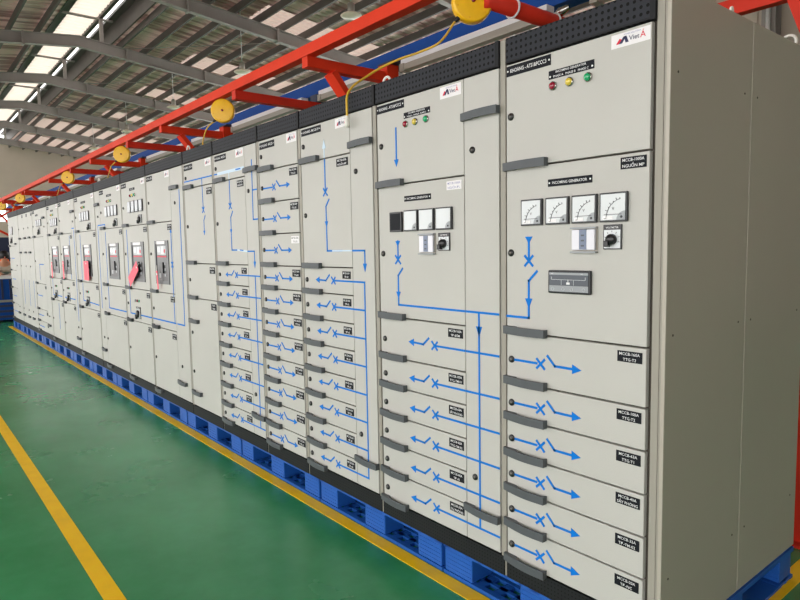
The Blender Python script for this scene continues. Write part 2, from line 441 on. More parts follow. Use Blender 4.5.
# ------------------------------------------------------------------ floor lines
def fl(x0, x1, y0, y1, label):
    b = MB(); b.box(x0, x1, y0, y1, .0005, .003, 'line'); tag(b.build('floor_line'), label, 'floor marking')
fl(-15.4, -.97, -.072, 0.004, 'yellow painted floor line running along the foot of the blue pallets')
b = MB(); b.poly_xz([(0, 0)], 0, 0, 'line') if 0 else None
b.add([(-40, -1.13, .002), (-40, -1.21, .002), (0, -1.30, .002), (0, -1.22, .002)], [(0, 1, 2, 3)], 'line')
tag(b.build('floor_line'), 'yellow painted aisle line alone on the open green floor', 'floor marking')
fl(-1.045+.0, -.97, 0.0, 6., 'yellow painted floor line leading back past the grey end panel')

# ------------------------------------------------------------------ blue pallets
PL = 1.097
def pallet_mb(x0, y0, L, W):
    deck = MB(); H = .15
    # top deck: rim plus lattice
    for a in (0, W-.05): deck.box(x0, x0+L, y0+a, y0+a+.05, H-.02, H, 'pallet')
    for a in (0, L/2-.03, L-.05): deck.box(x0+a, x0+a+.05, y0, y0+W, H-.02, H, 'pallet')
    for k in range(1, 14): deck.box(x0, x0+L, y0+k*W/14-.006, y0+k*W/14+.006, H-.02, H-.004, 'pallet')
    for k in range(1, 14): deck.box(x0+k*L/14-.006, x0+k*L/14+.006, y0, y0+W, H-.02, H-.004, 'pallet')
    feet = []
    for bx, bw in ((0, .19), (.455, .19), (L-.185, .183)):
        for by, bw2 in ((0, .14), (W/2-.07, .14), (W-.14, .14)):
            f = MB(); X = x0+bx; Y = y0+by
            f.box(X+.006, X+bw-.006, Y+.004, Y+bw2-.004, .018, H-.02, 'pallet', .006)
            for k in range(1, 6): f.box(X+.008, X+bw-.008, Y+.0025, Y+.005, .02*k+.016, .02*k+.019, 'pallet')
            feet.append(f)
    run = MB()
    for by in (0, W/2-.08, W-.16):
        r0, r1 = y0+by, y0+by+.16
        run.box(x0, x0+L, r0, r0+.03, .0, .018, 'pallet'); run.box(x0, x0+L, r1-.03, r1, .0, .018, 'pallet')
        run.box(x0, x0+L, r0+.07, r0+.09, .0, .016, 'pallet')
        for k in range(12): run.box(x0+k*L/11.5, x0+k*L/11.5+.045, r0+.03, r1-.03, .0, .016, 'pallet')
    for a in (0, L/2-.06, L-.12):
        run.box(x0+a, x0+a+.12, y0+.16, y0+W-.16, .0, .016, 'pallet')
    return deck, feet, run
first = None
places = ['under the end cabinet at the grey side panel', 'under the second cabinet, with four meters and lamps', 'under the cabinet with the hanging yellow cable', 'under the narrow column of twelve short doors', 'under the cabinet with eight drawers and a pale film strip']
for i in range(13):
    xa = -1.0-(i+1)*PL+.005; L = PL-.01
    piv = (xa, 0.012, 0)
    lab = 'blue plastic pallet %s' % places[i] if i < 5 else 'blue plastic pallet under the cabinet row, %s counted from the near end' % ORD[i]
    if first is None:
        t = thing('plastic_pallet', piv, lab, 'pallet', 'blue pallets under the cabinets')
        dk, ft, rn = pallet_mb(xa, .012, L, 1.17)
        dk.build('deck', t)
        for f in ft: f.build('foot', t)
        rn.build('runner', t); first = t
    else:
        t = first.copy(); C.objects.link(t); t.location = piv; t['label'] = lab; PIV[t.name] = Vector(piv)
        for ch in first.children:
            c = ch.copy(); C.objects.link(c); c.parent = t

# ------------------------------------------------------------------ switchboard cabinets
ZB, ZT = .15, 2.35
SK, DB, DT = .232, .236, 2.25
# shared small meshes, local coordinates
def handle_mesh(w=.212, h=.032):
    b = MB(); N = 14; out = []; inn = []
    for i in range(N+1):
        t = i/N; x = -.012+w*t
        yo = -.014-.012*math.sin(min(1, t*1.3)*PI/2)-.007*math.sin(t*PI)
        out.append((x, yo)); inn.append((x, yo+.010))
    # solid root against the door on the left half, open grip at the right end
    inn = [(x, (-.001 if i/N < .3 or i/N > .93 else y)) for i, (x, y) in enumerate(inn)]
    prof = out+inn[::-1]; n = len(prof)
    vs = [(p[0], p[1], -h/2) for p in prof]+[(p[0], p[1], h/2) for p in prof]
    fs = [(i, (i+1) % n, (i+1) % n+n, i+n) for i in range(n)]
    for i in range(N):
        a, c = i, 2*N+1-i
        fs.append((a, c, c-1, a+1)); fs.append((a+n, a+1+n, c-1+n, c+n))
    b.add(vs, fs, 'handle')
    return b.mesh('handle', (0, 0, 0))
HM = handle_mesh()
def lock_mesh():
    b = MB(); b.lathe([(.0145, 0), (.0145, .004), (.012, .007), (0, .007)], (0, 0, 0), (0, -1, 0), 'lock', 16)
    b.lathe([(.0055, .007), (.0055, .0085), (0, .0085)], (0, 0, 0), (0, -1, 0), 'lockin', 10)
    return b.mesh('lock', (0, 0, 0))
LM = lock_mesh()
def lamp_mesh(c):
    b = MB(); b.lathe([(.0165, 0), (.0165, .006), (.013, .008)], (0, 0, 0), (0, -1, 0), 'chrome', 18)
    b.lathe([(.0135, .007), (.0125, .013), (.008, .017), (0, .018)], (0, 0, 0), (0, -1, 0), c, 18)
    return b.mesh('indicator_lamp', (0, 0, 0))
LAMP = {c: lamp_mesh(c) for c in ('lred', 'lyel', 'lgrn')}

Y0 = -.0008
def strip(b, pts, w, m='tape', y=Y0):
    for (x0, z0), (x1, z1) in zip(pts[:-1], pts[1:]):
        d = Vector((x1-x0, z1-z0)); L = d.length
        if L < 1e-6: continue
        d /= L; n = Vector((-d.y, d.x))*w/2; e = d*w/2
        a = Vector((x0, z0))-e; c = Vector((x1, z1))+e
        b.poly_xz([(a+n)[:], (a-n)[:], (c-n)[:], (c+n)[:]], y-.0009, y+.0006, m)
def arrow(b, tip, d, L=.035, w=.034, m='tape'):
    d = Vector(d).normalized(); n = Vector((-d.y, d.x)); t = Vector(tip)
    b.poly_xz([t[:], (t-d*L+n*w/2)[:], (t-d*L-n*w/2)[:]], Y0-.0012, Y0+.0004, m)
def cross(b, x, z, s=.03, w=.0085, m='tape'):
    strip(b, [(x-s/2, z-s/2), (x+s/2, z+s/2)], w, m); strip(b, [(x-s/2, z+s/2), (x+s/2, z-s/2)], w, m, Y0-.0004)
TW = .0095

def plate(parent, x0, x1, z0, z1, lines, bg='plate', fg='ink', screws=False, name='nameplate', label=None):
    b = MB(); b.box(x0, x1, -.0022, 0, z0, z1, bg)
    n = len(lines); h = (z1-z0); hh = h/(n+.35)
    m = .02 if screws else .007
    for i, s in enumerate(lines):
        cz = z1-h*(i+.5)/n-(.0 if n > 1 else 0)
        b.text(s, (x0+x1)/2, cz, -.0028, (x1-x0)-2*m, hh*(.5 if n == 1 else .62), fg)
    if screws:
        for sx in (x0+.007, x1-.007):
            b.lathe([(.0035, 0), (.0035, .001)], (sx, -.0022, (z0+z1)/2 if n == 1 else z0+h*.3), (0, -1, 0), 'ink', 8)
    o = b.build(name, parent, ((x0+x1)/2, 0, (z0+z1)/2))
    if label: o['label'] = label
    return o
def logo(parent, x0, x1, z0, z1):
    b = MB(); b.box(x0, x1, -.001, 0, z0, z1, 'white'); w = x1-x0; h = z1-z0
    y = -.0016
    def q(pts, m): b.poly_xz([(x0+w*p, z0+h*r) for p, r in pts], y-.0003, y, m)
    q([(.13, .25), (.22, .25), (.28, .55), (.22, .62)], 'redink')
    q([(.20, .25), (.33, .72), (.40, .72), (.29, .25)], 'navyink')
    q([(.33, .72), (.40, .72), (.46, .25), (.38, .25)], 'navyink')
    b.text('Viet', x0+w*.60, z0+h*.5, y-.0004, w*.26, h*.34, 'navyink')
    b.text('Á', x0+w*.82, z0+h*.53, y-.0004, w*.14, h*.44, 'redink')
    b.text('POWER SOLUTIONS', x0+w*.55, z0+h*.84, y-.0004, w*.66, h*.1, 'lilac')
    return b.build('logo_sticker', parent, ((x0+x1)/2, 0, z0))
def meter(parent, x0, x1, z0, z1, blank=False, simple=False):
    face = 'mdull' if x0 < -4 else 'mface'
    dx_ = -x0*.0068; x0 += dx_; x1 += dx_
    b = MB(); b.box(x0, x1, -.012, 0, z0, z1, 'mblack', .002); w = x1-x0; h = z1-z0
    if blank:
        b.box(x0+.008, x1-.008, -.013, -.011, z0+.008, z1-.008, 'plate')
    else:
        b.box(x0+.006, x1-.006, -.0135, -.011, z0+.006, z1-.006, face); y = -.0142
        cx, cz = x1-w*.18, z0+h*.16
        pts = [(cx+.03-.03, cz-.0)]
        q = [(x1-.006, z0+.006)]+[(x1-.006-w*.3*math.sin(a), z0+.006+h*.3*math.cos(a)) for a in [k*PI/16 for k in range(9)]]
        b.poly_xz(q, y-.0002, y+.0004, 'mgrey')
        b.lathe([(w*.045, 0), (w*.045, .001)], (cx, y, cz), (0, -1, 0), 'mblack', 10)
        if not simple:
            R = w*.62
            arc = [(x1-.012-R*math.sin(a), z0+.012+R*math.cos(a)) for a in [PI/2*k/8 for k in range(1, 9)]]
            for p0, p1 in zip(arc[:-1], arc[1:]): strip(b, [p0, p1], .0012, 'mblack', y)
            for k in range(1, 9, 1):
                a = PI/2*k/8; r2 = R+(.008 if k % 2 == 0 else .004)
                strip(b, [(x1-.012-R*math.sin(a), z0+.012+R*math.cos(a)), (x1-.012-r2*math.sin(a), z0+.012+r2*math.cos(a))], .0016, 'mblack', y)
            strip(b, [(x0+w*.2, z0+h*.25), (cx, z0+h*.25)], .0018, 'mblack', y)
            b.box(x0+w*.14, x0+w*.5, y-.0002, y+.0004, z0+h*.08, z0+h*.2, 'white')
            b.text('V' if not simple else 'A', x0+w*.52, z0+h*.45, y-.0003, w*.1, h*.1, 'mblack')
    return b.build('panel_meter', parent, ((x0+x1)/2, 0, z0))
def relay(parent, x0, x1, z0, z1):
    b = MB(); w = x1-x0; h = z1-z0
    b.box(x0, x1, -.004, 0, z0, z1, 'tray', .001)
    b.box(x0+.005, x1-.005, -.016, -.004, z0+.01, z1-.008, 'clear', .003)
    b.box(x0+w*.36, x0+w*.64, -.0175, -.015, z0+h*.14, z1-h*.1, 'relayblue')
    for k in range(3): b.box(x0+w*.44, x0+w*.56, -.0185, -.017, z0+h*(.25+.2*k), z0+h*(.31+.2*k), 'slate')
    b.box(x0, x1, -.019, -.003, z0, z0+.006, 'mgrey'); b.box(x0, x1, -.019, -.003, z1-.006, z1, 'mgrey')
    return b.build('relay_window', parent, ((x0+x1)/2, 0, z0))
def selector(parent, x0, x1, z0, z1):
    b = MB(); w = x1-x0; h = z1-z0
    b.box(x0, x1, -.006, 0, z0, z1, 'mblack', .001); b.box(x0+.004, x1-.004, -.0072, -.005, z0+.004, z1-.018, 'mface')
    b.text('VOLTMETER', (x0+x1)/2, z1-.010, -.0066, w*.8, .006, 'ink')
    c = ((x0+x1)/2, -.007, z0+h*.4)
    for k in range(7):
        a = -1.9+k*.63; strip(b, [(c[0]+math.sin(a)*w*.36, c[2]+math.cos(a)*w*.36), (c[0]+math.sin(a)*w*.42, c[2]+math.cos(a)*w*.42)], .0015, 'mblack', -.0075)
    b.lathe([(w*.27, 0), (w*.27, .012), (w*.22, .018), (0, .019)], c, (0, -1, 0), 'lock', 16)
    b.box(c[0]-w*.28, c[0]-w*.02, -.032, -.012, c[2]-w*.36, c[2]-w*.05, 'lock', .003)
    return b.build('selector_switch', parent, ((x0+x1)/2, 0, z0))
def ats(parent, x0, x1, z0, z1):
    b = MB(); w = x1-x0; h = z1-z0
    b.box(x0, x1, -.014, 0, z0, z1, 'mblack', .006); y = -.0148
    b.box(x0+.008, x1-.008, y-.0004, -.0135, z0+h*.36, z1-.008, 'slate')
    b.box(x0+.008, x1-.008, y-.0004, -.0135, z0+.008, z0+h*.35, 'mgrey')
    b.box(x0+.008, x1-.008, y-.0008, -.0137, z1-.017, z1-.009, 'mgrey')
    y -= .0012
    strip(b, [(x0+w*.1, z0+h*.6), (x0+w*.9, z0+h*.6)], .0013, 'mface', y)
    for p in (.1, .9): b.box(x0+w*p-.002, x0+w*p+.002, y-.0005, y, z0+h*.62, z0+h*.72, 'mgrey')
    for p in (.34, .63): strip(b, [(x0+w*p, z0+h*.6), (x0+w*p, z0+h*.38)], .001, 'mface', y)
    strip(b, [(x0+w*.5, z0+h*.6), (x0+w*.5, z0+h*.5)], .0015, 'ink', y)
    b.box(x0+w*.46, x0+w*.54, y-.0005, y, z0+h*.4, z0+h*.49, 'ink')
    for p in (.13, .38, .58, .86): b.tube([(x0+w*p+.006*math.cos(a), y, z0+h*.2+.006*math.sin(a)) for a in [k*PI/5 for k in range(10)]], .0008, 'mface', 4, True)
    b.text('HAT', x0+w*.12, z1-.013, y-.0003, w*.14, .004, 'ink'); b.text('ATS', x0+w*.82, z1-.013, y-.0003, w*.18, .004, 'ink')
    return b.build('controller_screen', parent, ((x0+x1)/2, 0, z0))
def breaker_window(parent, x0, x1, z0, z1, strips=True):
    b = MB(); w = x1-x0; h = z1-z0
    for q in ((x0, x0+.03, z0, z1), (x1-.03, x1, z0, z1), (x0+.03, x1-.03, z0, z0+.03), (x0+.03, x1-.03, z1-.03, z1)):
        b.box(q[0], q[1], -.008, 0, q[2], q[3], 'bezgrey')
    b.box(x0+.03, x1-.03, -.002, 0, z0+.03, z1-.03, 'breaker')
    b.box(x0+w*.2, x0+w*.8, -.011, -.007, z1-.032, z1-.004, 'white')
    b.box(x0+w*.18, x0+w*.82, -.004, -.002, z0+h*.67, z1-h*.12, 'mgrey')
    b.box(x0+w*.5, x0+w*.64, -.005, -.004, z0+h*.70, z0+h*.86, 'mface'); b.box(x0+w*.22, x0+w*.4, -.005, -.004, z0+h*.74, z0+h*.85, 'mface'); b.box(x0+w*.68, x0+w*.76, -.005, -.004, z0+h*.72, z0+h*.8, 'redink')
    b.box(x0+w*.16, x0+w*.84, -.005, -.003, z0+h*.62, z0+h*.65, 'redink')
    b.box(x0+w*.38, x0+w*.62, -.016, -.002, z0+h*.25, z0+h*.5, 'mblack')
    b.box(x0+w*.25, x0+w*.4, -.004, -.002, z0+h*.14, z0+h*.3, 'mgrey')
    for k in range(3): b.box(x0+w*.66, x0+w*.76, -.005, -.002, z0+h*(.18+.13*k), z0+h*(.24+.13*k), 'mgrey')
    return b.build('breaker_window', parent, ((x0+x1)/2, 0, z0))

def put(parent, name, data, p):
    return link(name, data, parent, p)

def door(cab, x0, x1, z0, z1, lock=None, handle=True, hz=None, gap=.0035):
    b = MB(); b.box(x0+gap*.6, x1-gap*.6, 0, .02, z0+gap, z1-gap, 'paint', .0022)
    d = b.build('door', cab, (x0, 0, z0))
    if lock is not None:
        for (lx, lz) in (lock if isinstance(lock, list) else [lock]): put(d, 'lock', LM, (lx, 0, lz))
    if handle:
        for hzz in (hz if isinstance(hz, (list, tuple)) else [z0+.008 if hz is None else hz]):
            put(d, 'handle', HM, (x0+.004, 0, hzz))
    return d

def frame_of(cab, x0, x1, edge):
    """carcass, front frame strips, grille, plinth"""
    b = MB()
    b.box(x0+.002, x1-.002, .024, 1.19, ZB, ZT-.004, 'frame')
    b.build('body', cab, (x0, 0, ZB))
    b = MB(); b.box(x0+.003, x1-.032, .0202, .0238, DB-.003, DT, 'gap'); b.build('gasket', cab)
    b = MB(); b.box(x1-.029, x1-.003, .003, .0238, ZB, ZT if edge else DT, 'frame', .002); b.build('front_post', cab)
    ge = x1-.032 if edge else x1-.005
    b = MB(); b.box(x0+.006, ge, -.004, .0236, DT+.003, ZT, 'grille', .001)
    o = b.build('vent_grille', cab, (x0, 0, DT+.003+.0118)); 
    b = MB(); b.box(ge-.018, ge+.001, -.0065, .0236, DT+.001, ZT+.002, 'black'); b.box(x0+.006, ge-.02, -.006, -.0042, DT+.0035, DT+.010, 'black'); b.build('grille_edge', cab)
    b = MB(); b.box(x0+.004, x1-.01, -.002, .0236, ZB, SK, 'skirt', .001); b.build('plinth', cab, (x0, 0, ZB))

def cabinet(x0, x1, label, edge=False):
    t = thing('switchboard_cabinet', (x0, 0, ZB), label, 'electrical cabinet', 'switchboard cabinets in one row')
    frame_of(t, x0, x1, edge); return t

def feeder_right(d, x, z, k=1.):
    """lock - X - blade - arrow pointing right, starting at lock x"""
    b = MB()
    strip(b, [(x+.012, z), (x+.125*k, z)], TW); cross(b, x+.145*k, z, .034, TW)
    strip(b, [(x+.178*k, z+.034), (x+.212*k, z), (x+.29*k, z)], TW); arrow(b, (x+.33*k, z), (1, 0), .04, .036)
    b.build('mimic_diagram', d, (x, 0, z))
def feeder_left(d, xt, z, xe, k=1.):
    """arrow tip at xt pointing left, blade, X, line to xe"""
    b = MB(); arrow(b, (xt, z), (-1, 0), .04, .036)
    strip(b, [(xt+.035, z), (xt+.108*k, z-.002), (xt+.146*k, z+.03)], TW); cross(b, xt+.187*k, z, .034, TW)
    strip(b, [(xt+.187*k, z), (xe, z)], TW); b.build('mimic_diagram', d, (xt, 0, z))

# ---- cabinet 1 (end of the row)
X0, X1 = -1.69, -1.045
c1 = cabinet(X0, X1+.012, 'nearest cabinet, with the black controller screen and the big grey end panel', True)
DX0, DX1 = X0+.004, -1.076
LV = [1.195, .99, .842, .69, .54, .39, .236]
d = door(c1, DX0, DX1, 1.845, DT, (-1.661, 2.046))
plate(d, -1.682, -1.470, 2.2015, 2.2405, ['KHOANG - ATS1&PCCC3'], screws=True)
plate(d, -1.479, -1.287, 2.149, 2.179, ['INCOMING GENERATOR', 'PHASE A   PHASE B   PHASE C'], screws=True)
for lx, c in ((-1.459, 'lred'), (-1.387, 'lyel'), (-1.310, 'lgrn')): put(d, 'indicator_lamp', LAMP[c], (lx, 0, 2.123))
logo(d, -1.222, -1.082, 2.193, 2.238)
d = door(c1, DX0, DX1, 1.195, 1.845, (-1.661, 1.513))
plate(d, -1.181, -1.088, 1.792, 1.831, ['MCCB-1000A', 'NGUỒN MP'])
plate(d, -1.481, -1.291, 1.759, 1.786, ['INCOMING GENERATOR'], screws=True)
for a, e in ((-1.614, -1.514), (-1.496, -1.394), (-1.379, -1.276), (-1.263, -1.158)): meter(d, a, e, 1.618, 1.718)
relay(d, -1.370, -1.265, 1.512, 1.604); selector(d, -1.242, -1.172, 1.524, 1.609); ats(d, -1.471, -1.287, 1.362, 1.449)
b = MB(); arrow(b, (-1.572, 1.548), (0, -1), .028, .036); strip(b, [(-1.572, 1.57), (-1.572, 1.48)], TW)
cross(b, -1.572, 1.482, .036, TW); strip(b, [(-1.533, 1.441), (-1.572, 1.404), (-1.572, 1.258), (-1.682, 1.258)], TW)
arrow(b, (-1.572, 1.295), (0, -1), .04, .036); b.build('mimic_diagram', d, (-1.572, 0, 1.3))
T1 = [['MCCB-160A', 'TTG-T3'], ['MCCB-100A', 'TTG-T2'], ['MCCB-63A', 'TTG-T1'], ['MCCB-40A', 'SẤY PHÒNG'], ['MCCB-32A', 'TĐ-TM-02'], ['MCCB-20A', 'TĐ-NC']]
LK1 = [1.083, .905, .756, .606, .456, .305]
for i in range(6):
    d = door(c1, DX0, DX1, LV[i+1], LV[i], (-1.659, LK1[i]))
    feeder_right(d, -1.659, LK1[i]); plate(d, -1.184, -1.092, LV[i]-.056, LV[i]-.018, T1[i])
# side panel of the row end
b = MB(); b.box(-1.0335, -1.0265, .002, 1.19, ZB, ZT-.005, 'frame'); b.build('side_frame', c1)
for n, (ya, yb) in enumerate(((-.002, .599), (.603, 1.2))):
    b = MB(); b.box(-1.0262, -1.012, ya, yb, ZB+.002, ZT, 'side', .003)
    for (sy, sz) in ((ya+.047, 2.083), (yb-.06 if n == 0 else yb-.07, 2.083), (ya+.047, 1.24), (yb-.06 if n == 0 else yb-.07, 1.24), (ya+.047, .405), (yb-.06 if n == 0 else yb-.07, .405)):
        b.lathe([(.0042, 0), (.0042, .0012), (0, .0012)], (-1.012, sy, sz), (1, 0, 0), 'gap', 8)
    b.build('side_panel', c1)

# ---- cabinet 2
X0, X1 = -2.54, -1.69
c2 = cabinet(X0, X1, 'second nearest cabinet, with three white meters beside one blank black slot', True)
SP = -1.922
d = door(c2, X0+.01, SP, 1.845, DT, (-2.496, 2.040))
plate(d, -2.527, -2.316, 2.2, 2.238, ['KHOANG - ATS1&PCCC2'], screws=True)
plate(d, -2.318, -2.134, 2.146, 2.173, ['INCOMING GENERATOR', 'PHASE A   PHASE B   PHASE C'], screws=True)
for lx, c in ((-2.304, 'lred'), (-2.236, 'lyel'), (-2.159, 'lgrn')): put(d, 'indicator_lamp', LAMP[c], (lx, 0, 2.12))
logo(d, -2.067, -1.937, 2.188, 2.238)
b = MB(); strip(b, [(-2.380, 2.112), (-2.380, 1.96)], TW); arrow(b, (-2.38, 1.93), (0, -1)); b.build('mimic_diagram', d, (-2.38, 0, 2))
d = door(c2, X0+.01, SP, 1.195, 1.845, (-2.496, 1.511))
plate(d, -2.03, -1.937, 1.79, 1.828, ['MCCB-1000A', 'NGUỒN ĐL'], 'white', 'lilac')
plate(d, -2.324, -2.135, 1.759, 1.785, ['INCOMING GENERATOR'], screws=True)
meter(d, -2.446, -2.354, 1.617, 1.713, blank=True)
for a, e in ((-2.337, -2.238), (-2.227, -2.125), (-2.110, -2.007)): meter(d, a, e, 1.618, 1.717, simple=True)
relay(d, -2.211, -2.106, 1.507, 1.603); selector(d, -2.085, -2.011, 1.524, 1.604)
b = MB(); arrow(b, (-2.380, 1.545), (0, -1), .028, .036); strip(b, [(-2.38, 1.572), (-2.38, 1.48)], TW); cross(b, -2.38, 1.482, .036, TW)
strip(b, [(-2.348, 1.438), (-2.381, 1.404), (-2.381, 1.26), (SP-.006, 1.26)], TW); arrow(b, (-2.381, 1.29), (0, -1)); b.build('mimic_diagram', d, (-2.38, 0, 1.3))
T2 = [['MCCB-160A', 'TĐ-BƠM'], ['MCCB-100A', 'TTG-TM-01'], ['MCCB-63A', 'SẤY PHÒNG'], ['MCCB-63A', 'TTG-TM-02'], ['MCCB-40A', 'TĐ-01'], ['MCCB-32A', 'DỰ PHÒNG']]
for i in range(6):
    d = door(c2, X0+.01, SP, LV[i+1], LV[i], (-2.495, LK1[i]-.002))
    feeder_left(d, -2.31, LK1[i]+.002, SP-.006); plate(d, -2.03, -1.937, LV[i]-.058, LV[i]-.018, T2[i])
d = door(c2, SP, X1-.033, DB, DT, [(-1.872, 1.945), (-1.868, .532)], True, [2.086, .386])
b = MB(); strip(b, [(SP+.006, 1.26), (X1-.04, 1.26)], TW); strip(b, [(-1.84, 1.26), (-1.84, .307)], TW, y=Y0-.0003); arrow(b, (-1.84, 1.155), (0, -1), .045, .036)
for z in LK1: strip(b, [(SP+.006, z+.002), (X1-.04, z+.002)], TW, y=Y0)
b.build('mimic_diagram', d, (-1.84, 0, .8))

# ---- cabinet 3
LV8 = [1.435, 1.285, 1.13, .98, .825, .675, .52, .372, .236]; LK8 = [1.359, 1.21, 1.058, .908, .755, .604, .449, .297]
X0, X1 = -3.285, -2.54
c3 = cabinet(X0, X1, 'eight-drawer cabinet below the white end of the hanging yellow cable')
SP = -2.77
d = door(c3, X0+.006, SP, 2.045, DT, (-3.245, 2.137))
plate(d, -3.262, -3.05, 2.198, 2.236, ['KHOANG - MCCB DP'], screws=True)
logo(d, -2.905, -2.785, 2.19, 2.24)
b = MB(); arrow(b, (-3.022, 2.15), (0, 1), .05, .036, 'tapepale'); strip(b, [(-3.022, 2.1), (-3.022, 2.052)], TW, 'tapepale'); b.build('mimic_diagram', d, (-3.02, 0, 2.1))
d = door(c3, X0+.006, SP, 1.435, 2.045, (-3.24, 1.737))
plate(d, -2.90, -2.79, 1.985, 2.027, ['MCCB-630A', 'NGUỒN MP'])
b = MB(); strip(b, [(-3.02, 2.036), (-3.02, 1.86)], TW); cross(b, -3.02, 1.859, .038, TW); strip(b, [(-2.985, 1.815), (-3.018, 1.778), (-3.016, 1.528), (SP-.1, 1.528)], TW); strip(b, [(-2.96, 1.528), (SP-.006, 1.528)], .008, 'tapepale', Y0-.001)
arrow(b, (-3.016, 1.66), (0, -1)); b.build('mimic_diagram', d, (-3.02, 0, 1.7))
for i in range(8):
    d = door(c3, X0+.006, SP, LV8[i+1], LV8[i], (-3.245, LK8[i]))
    feeder_left(d, -3.148, LK8[i]+.002, SP-.006); plate(d, -2.868, -2.79, LV8[i]-.06, LV8[i]-.02, [('MCCB-%dA' % (160, 100, 100, 63, 63, 40, 32, 20)[i]), 'TĐ-%02d' % (i+1)])
d = door(c3, SP, X1-.033, DB, DT, [(-2.719, 1.943), (-2.722, .531)], True, [2.083, .39])
b = MB(); strip(b, [(SP+.006, 1.528), (-2.656, 1.528), (-2.656, 1.46)], TW); arrow(b, (-2.656, 1.415), (0, -1), .045)
strip(b, [(-2.663, 1.361), (-2.663, .299)], TW, y=Y0-.0003)
for z in LK8: strip(b, [(SP+.006, z+.002), (-2.663, z+.002)], TW)
b.build('mimic_diagram', d, (-2.66, 0, .8))

# ---- cabinet 4
X0, X1 = -3.825, -3.285
c4 = cabinet(X0, X1, 'narrow cabinet made of one column of twelve short doors')
LV4 = [DT, 2.052, 1.845, 1.64, 1.435]+LV8[1:]; LK4 = [2.143, 1.94, 1.74, 1.538]+LK8
for i in range(12):
    d = door(c4, X0+.006, X1-.033, LV4[i+1], LV4[i], (-3.782, LK4[i]))
    if i == 0:
        plate(d, -3.80, -3.60, 2.19, 2.232, ['KHOANG - MCCB'], screws=True); logo(d, -3.445, -3.325, 2.185, 2.24)
    else:
        feeder_right(d, -3.782, LK4[i]-.003, 1.1)
        w = i == 3
        plate(d, -3.42, -3.325, LV4[i]-.064, LV4[i]-.02, ['MCCB-%dA' % (0, 250, 200, 160, 160, 125, 100, 100, 63, 63, 40, 32)[i], 'TTG-%02d' % i], 'white' if w else 'plate', 'mblack' if w else 'ink')

# ---- cabinet 5
X0, X1 = -4.56, -3.825
c5 = cabinet(X0, X1, 'eight-drawer cabinet with a pale film strip across its top door')
SP = -4.035
d = door(c5, X0+.006, SP, 2.045, DT, (-4.515, 2.143))
plate(d, -4.53, -4.33, 2.195, 2.235, ['KHOANG - MCCB'], screws=True); logo(d, -4.17, -4.05, 2.185, 2.24)
b = MB(); strip(b, [(X0+.012, 2.103), (-4.50, 2.103)], TW); strip(b, [(-4.48, 2.103), (SP-.02, 2.103)], .022, 'tapepale'); strip(b, [(-4.17, 2.103), (-4.1, 2.103)], .009, 'tape', Y0-.001); strip(b, [(-4.29, 2.09), (-4.29, 2.052)], TW, 'tapepale')
b.build('mimic_diagram', d, (-4.3, 0, 2.1))
d = door(c5, X0+.006, SP, 1.435, 2.045, (-4.52, 1.737))
plate(d, -4.16, -4.06, 1.98, 2.025, ['MCCB-630A', 'NGUỒN ĐL'])
b = MB(); strip(b, [(-4.288, 2.036), (-4.288, 1.86)], TW); cross(b, -4.288, 1.857, .038, TW); strip(b, [(-4.252, 1.815), (-4.286, 1.775), (-4.288, 1.54), (-4.2, 1.54)], TW)
strip(b, [(-4.19, 1.54), (SP-.006, 1.53)], .011, 'tapepale'); strip(b, [(-4.15, 1.54), (-4.10, 1.537)], .007, 'tape', Y0-.001)
arrow(b, (-4.288, 1.655), (0, -1)); b.build('mimic_diagram', d, (-4.3, 0, 1.7))
for i in range(8):
    d = door(c5, X0+.006, SP, LV8[i+1], LV8[i], (-4.515, LK8[i]))
    feeder_left(d, -4.415, LK8[i]+.002, SP-.006); plate(d, -4.14, -4.06, LV8[i]-.062, LV8[i]-.02, [('MCCB-%dA' % (100, 100, 63, 63, 40, 40, 32, 20)[i]), 'TĐ-%02d' % (i+11)])
d = door(c5, SP, X1-.033, DB, DT, [(-3.985, 1.94), (-3.985, .53)], True, [2.08, .385])
b = MB(); strip(b, [(-3.925, 2.141), (-3.93, 1.745), (X1-.04, 1.745)], TW); strip(b, [(-3.925, 1.942), (X1-.04, 1.942)], TW)
strip(b, [(SP+.006, 1.53), (-3.93, 1.53), (-3.93, 1.46)], TW); arrow(b, (-3.93, 1.415), (0, -1), .045)
strip(b, [(-3.93, 1.361), (-3.93, .299)], TW, y=Y0-.0003)
for z in LK8: strip(b, [(SP+.006, z+.002), (X1-.04, z+.002)], TW)
b.build('mimic_diagram', d, (-3.93, 0, .8))

# ---- cabinet 6
X0, X1 = -5.175, -4.56
c6 = cabinet(X0, X1, 'plain four-door cabinet without drawers, left of the pale film strip')
def quick(cab, x0, x1, z0, z1, lockz, handle=True, hz=None, pl=None, lx=.045):
    d = door(cab, x0, x1, z0, z1, [(x0+lx, q) for q in (lockz if isinstance(lockz, list) else [lockz])], handle, hz)
    if pl: plate(d, x1-.115, x1-.015, z1-.075, z1-.025, pl)
    return d
d = quick(c6, X0+.006, X1-.033, 2.045, DT, 2.13)
plate(d, X0+.02, X0+.2, 2.19, 2.235, ['KHOANG - TU BU'], screws=True); logo(d, -4.72, -4.61, 2.185, 2.24)
b = MB(); strip(b, [(X0+.02, 2.103), (X1-.04, 2.103)], TW); strip(b, [(-4.79, 2.103), (-4.79, 2.052)], TW, y=Y0-.0003); b.build('mimic_diagram', d, (-4.8, 0, 2.1))
d = quick(c6, X0+.006, X1-.033, 1.435, 2.045, 1.737, pl=['MCCB-400A', 'TỤ BÙ'])
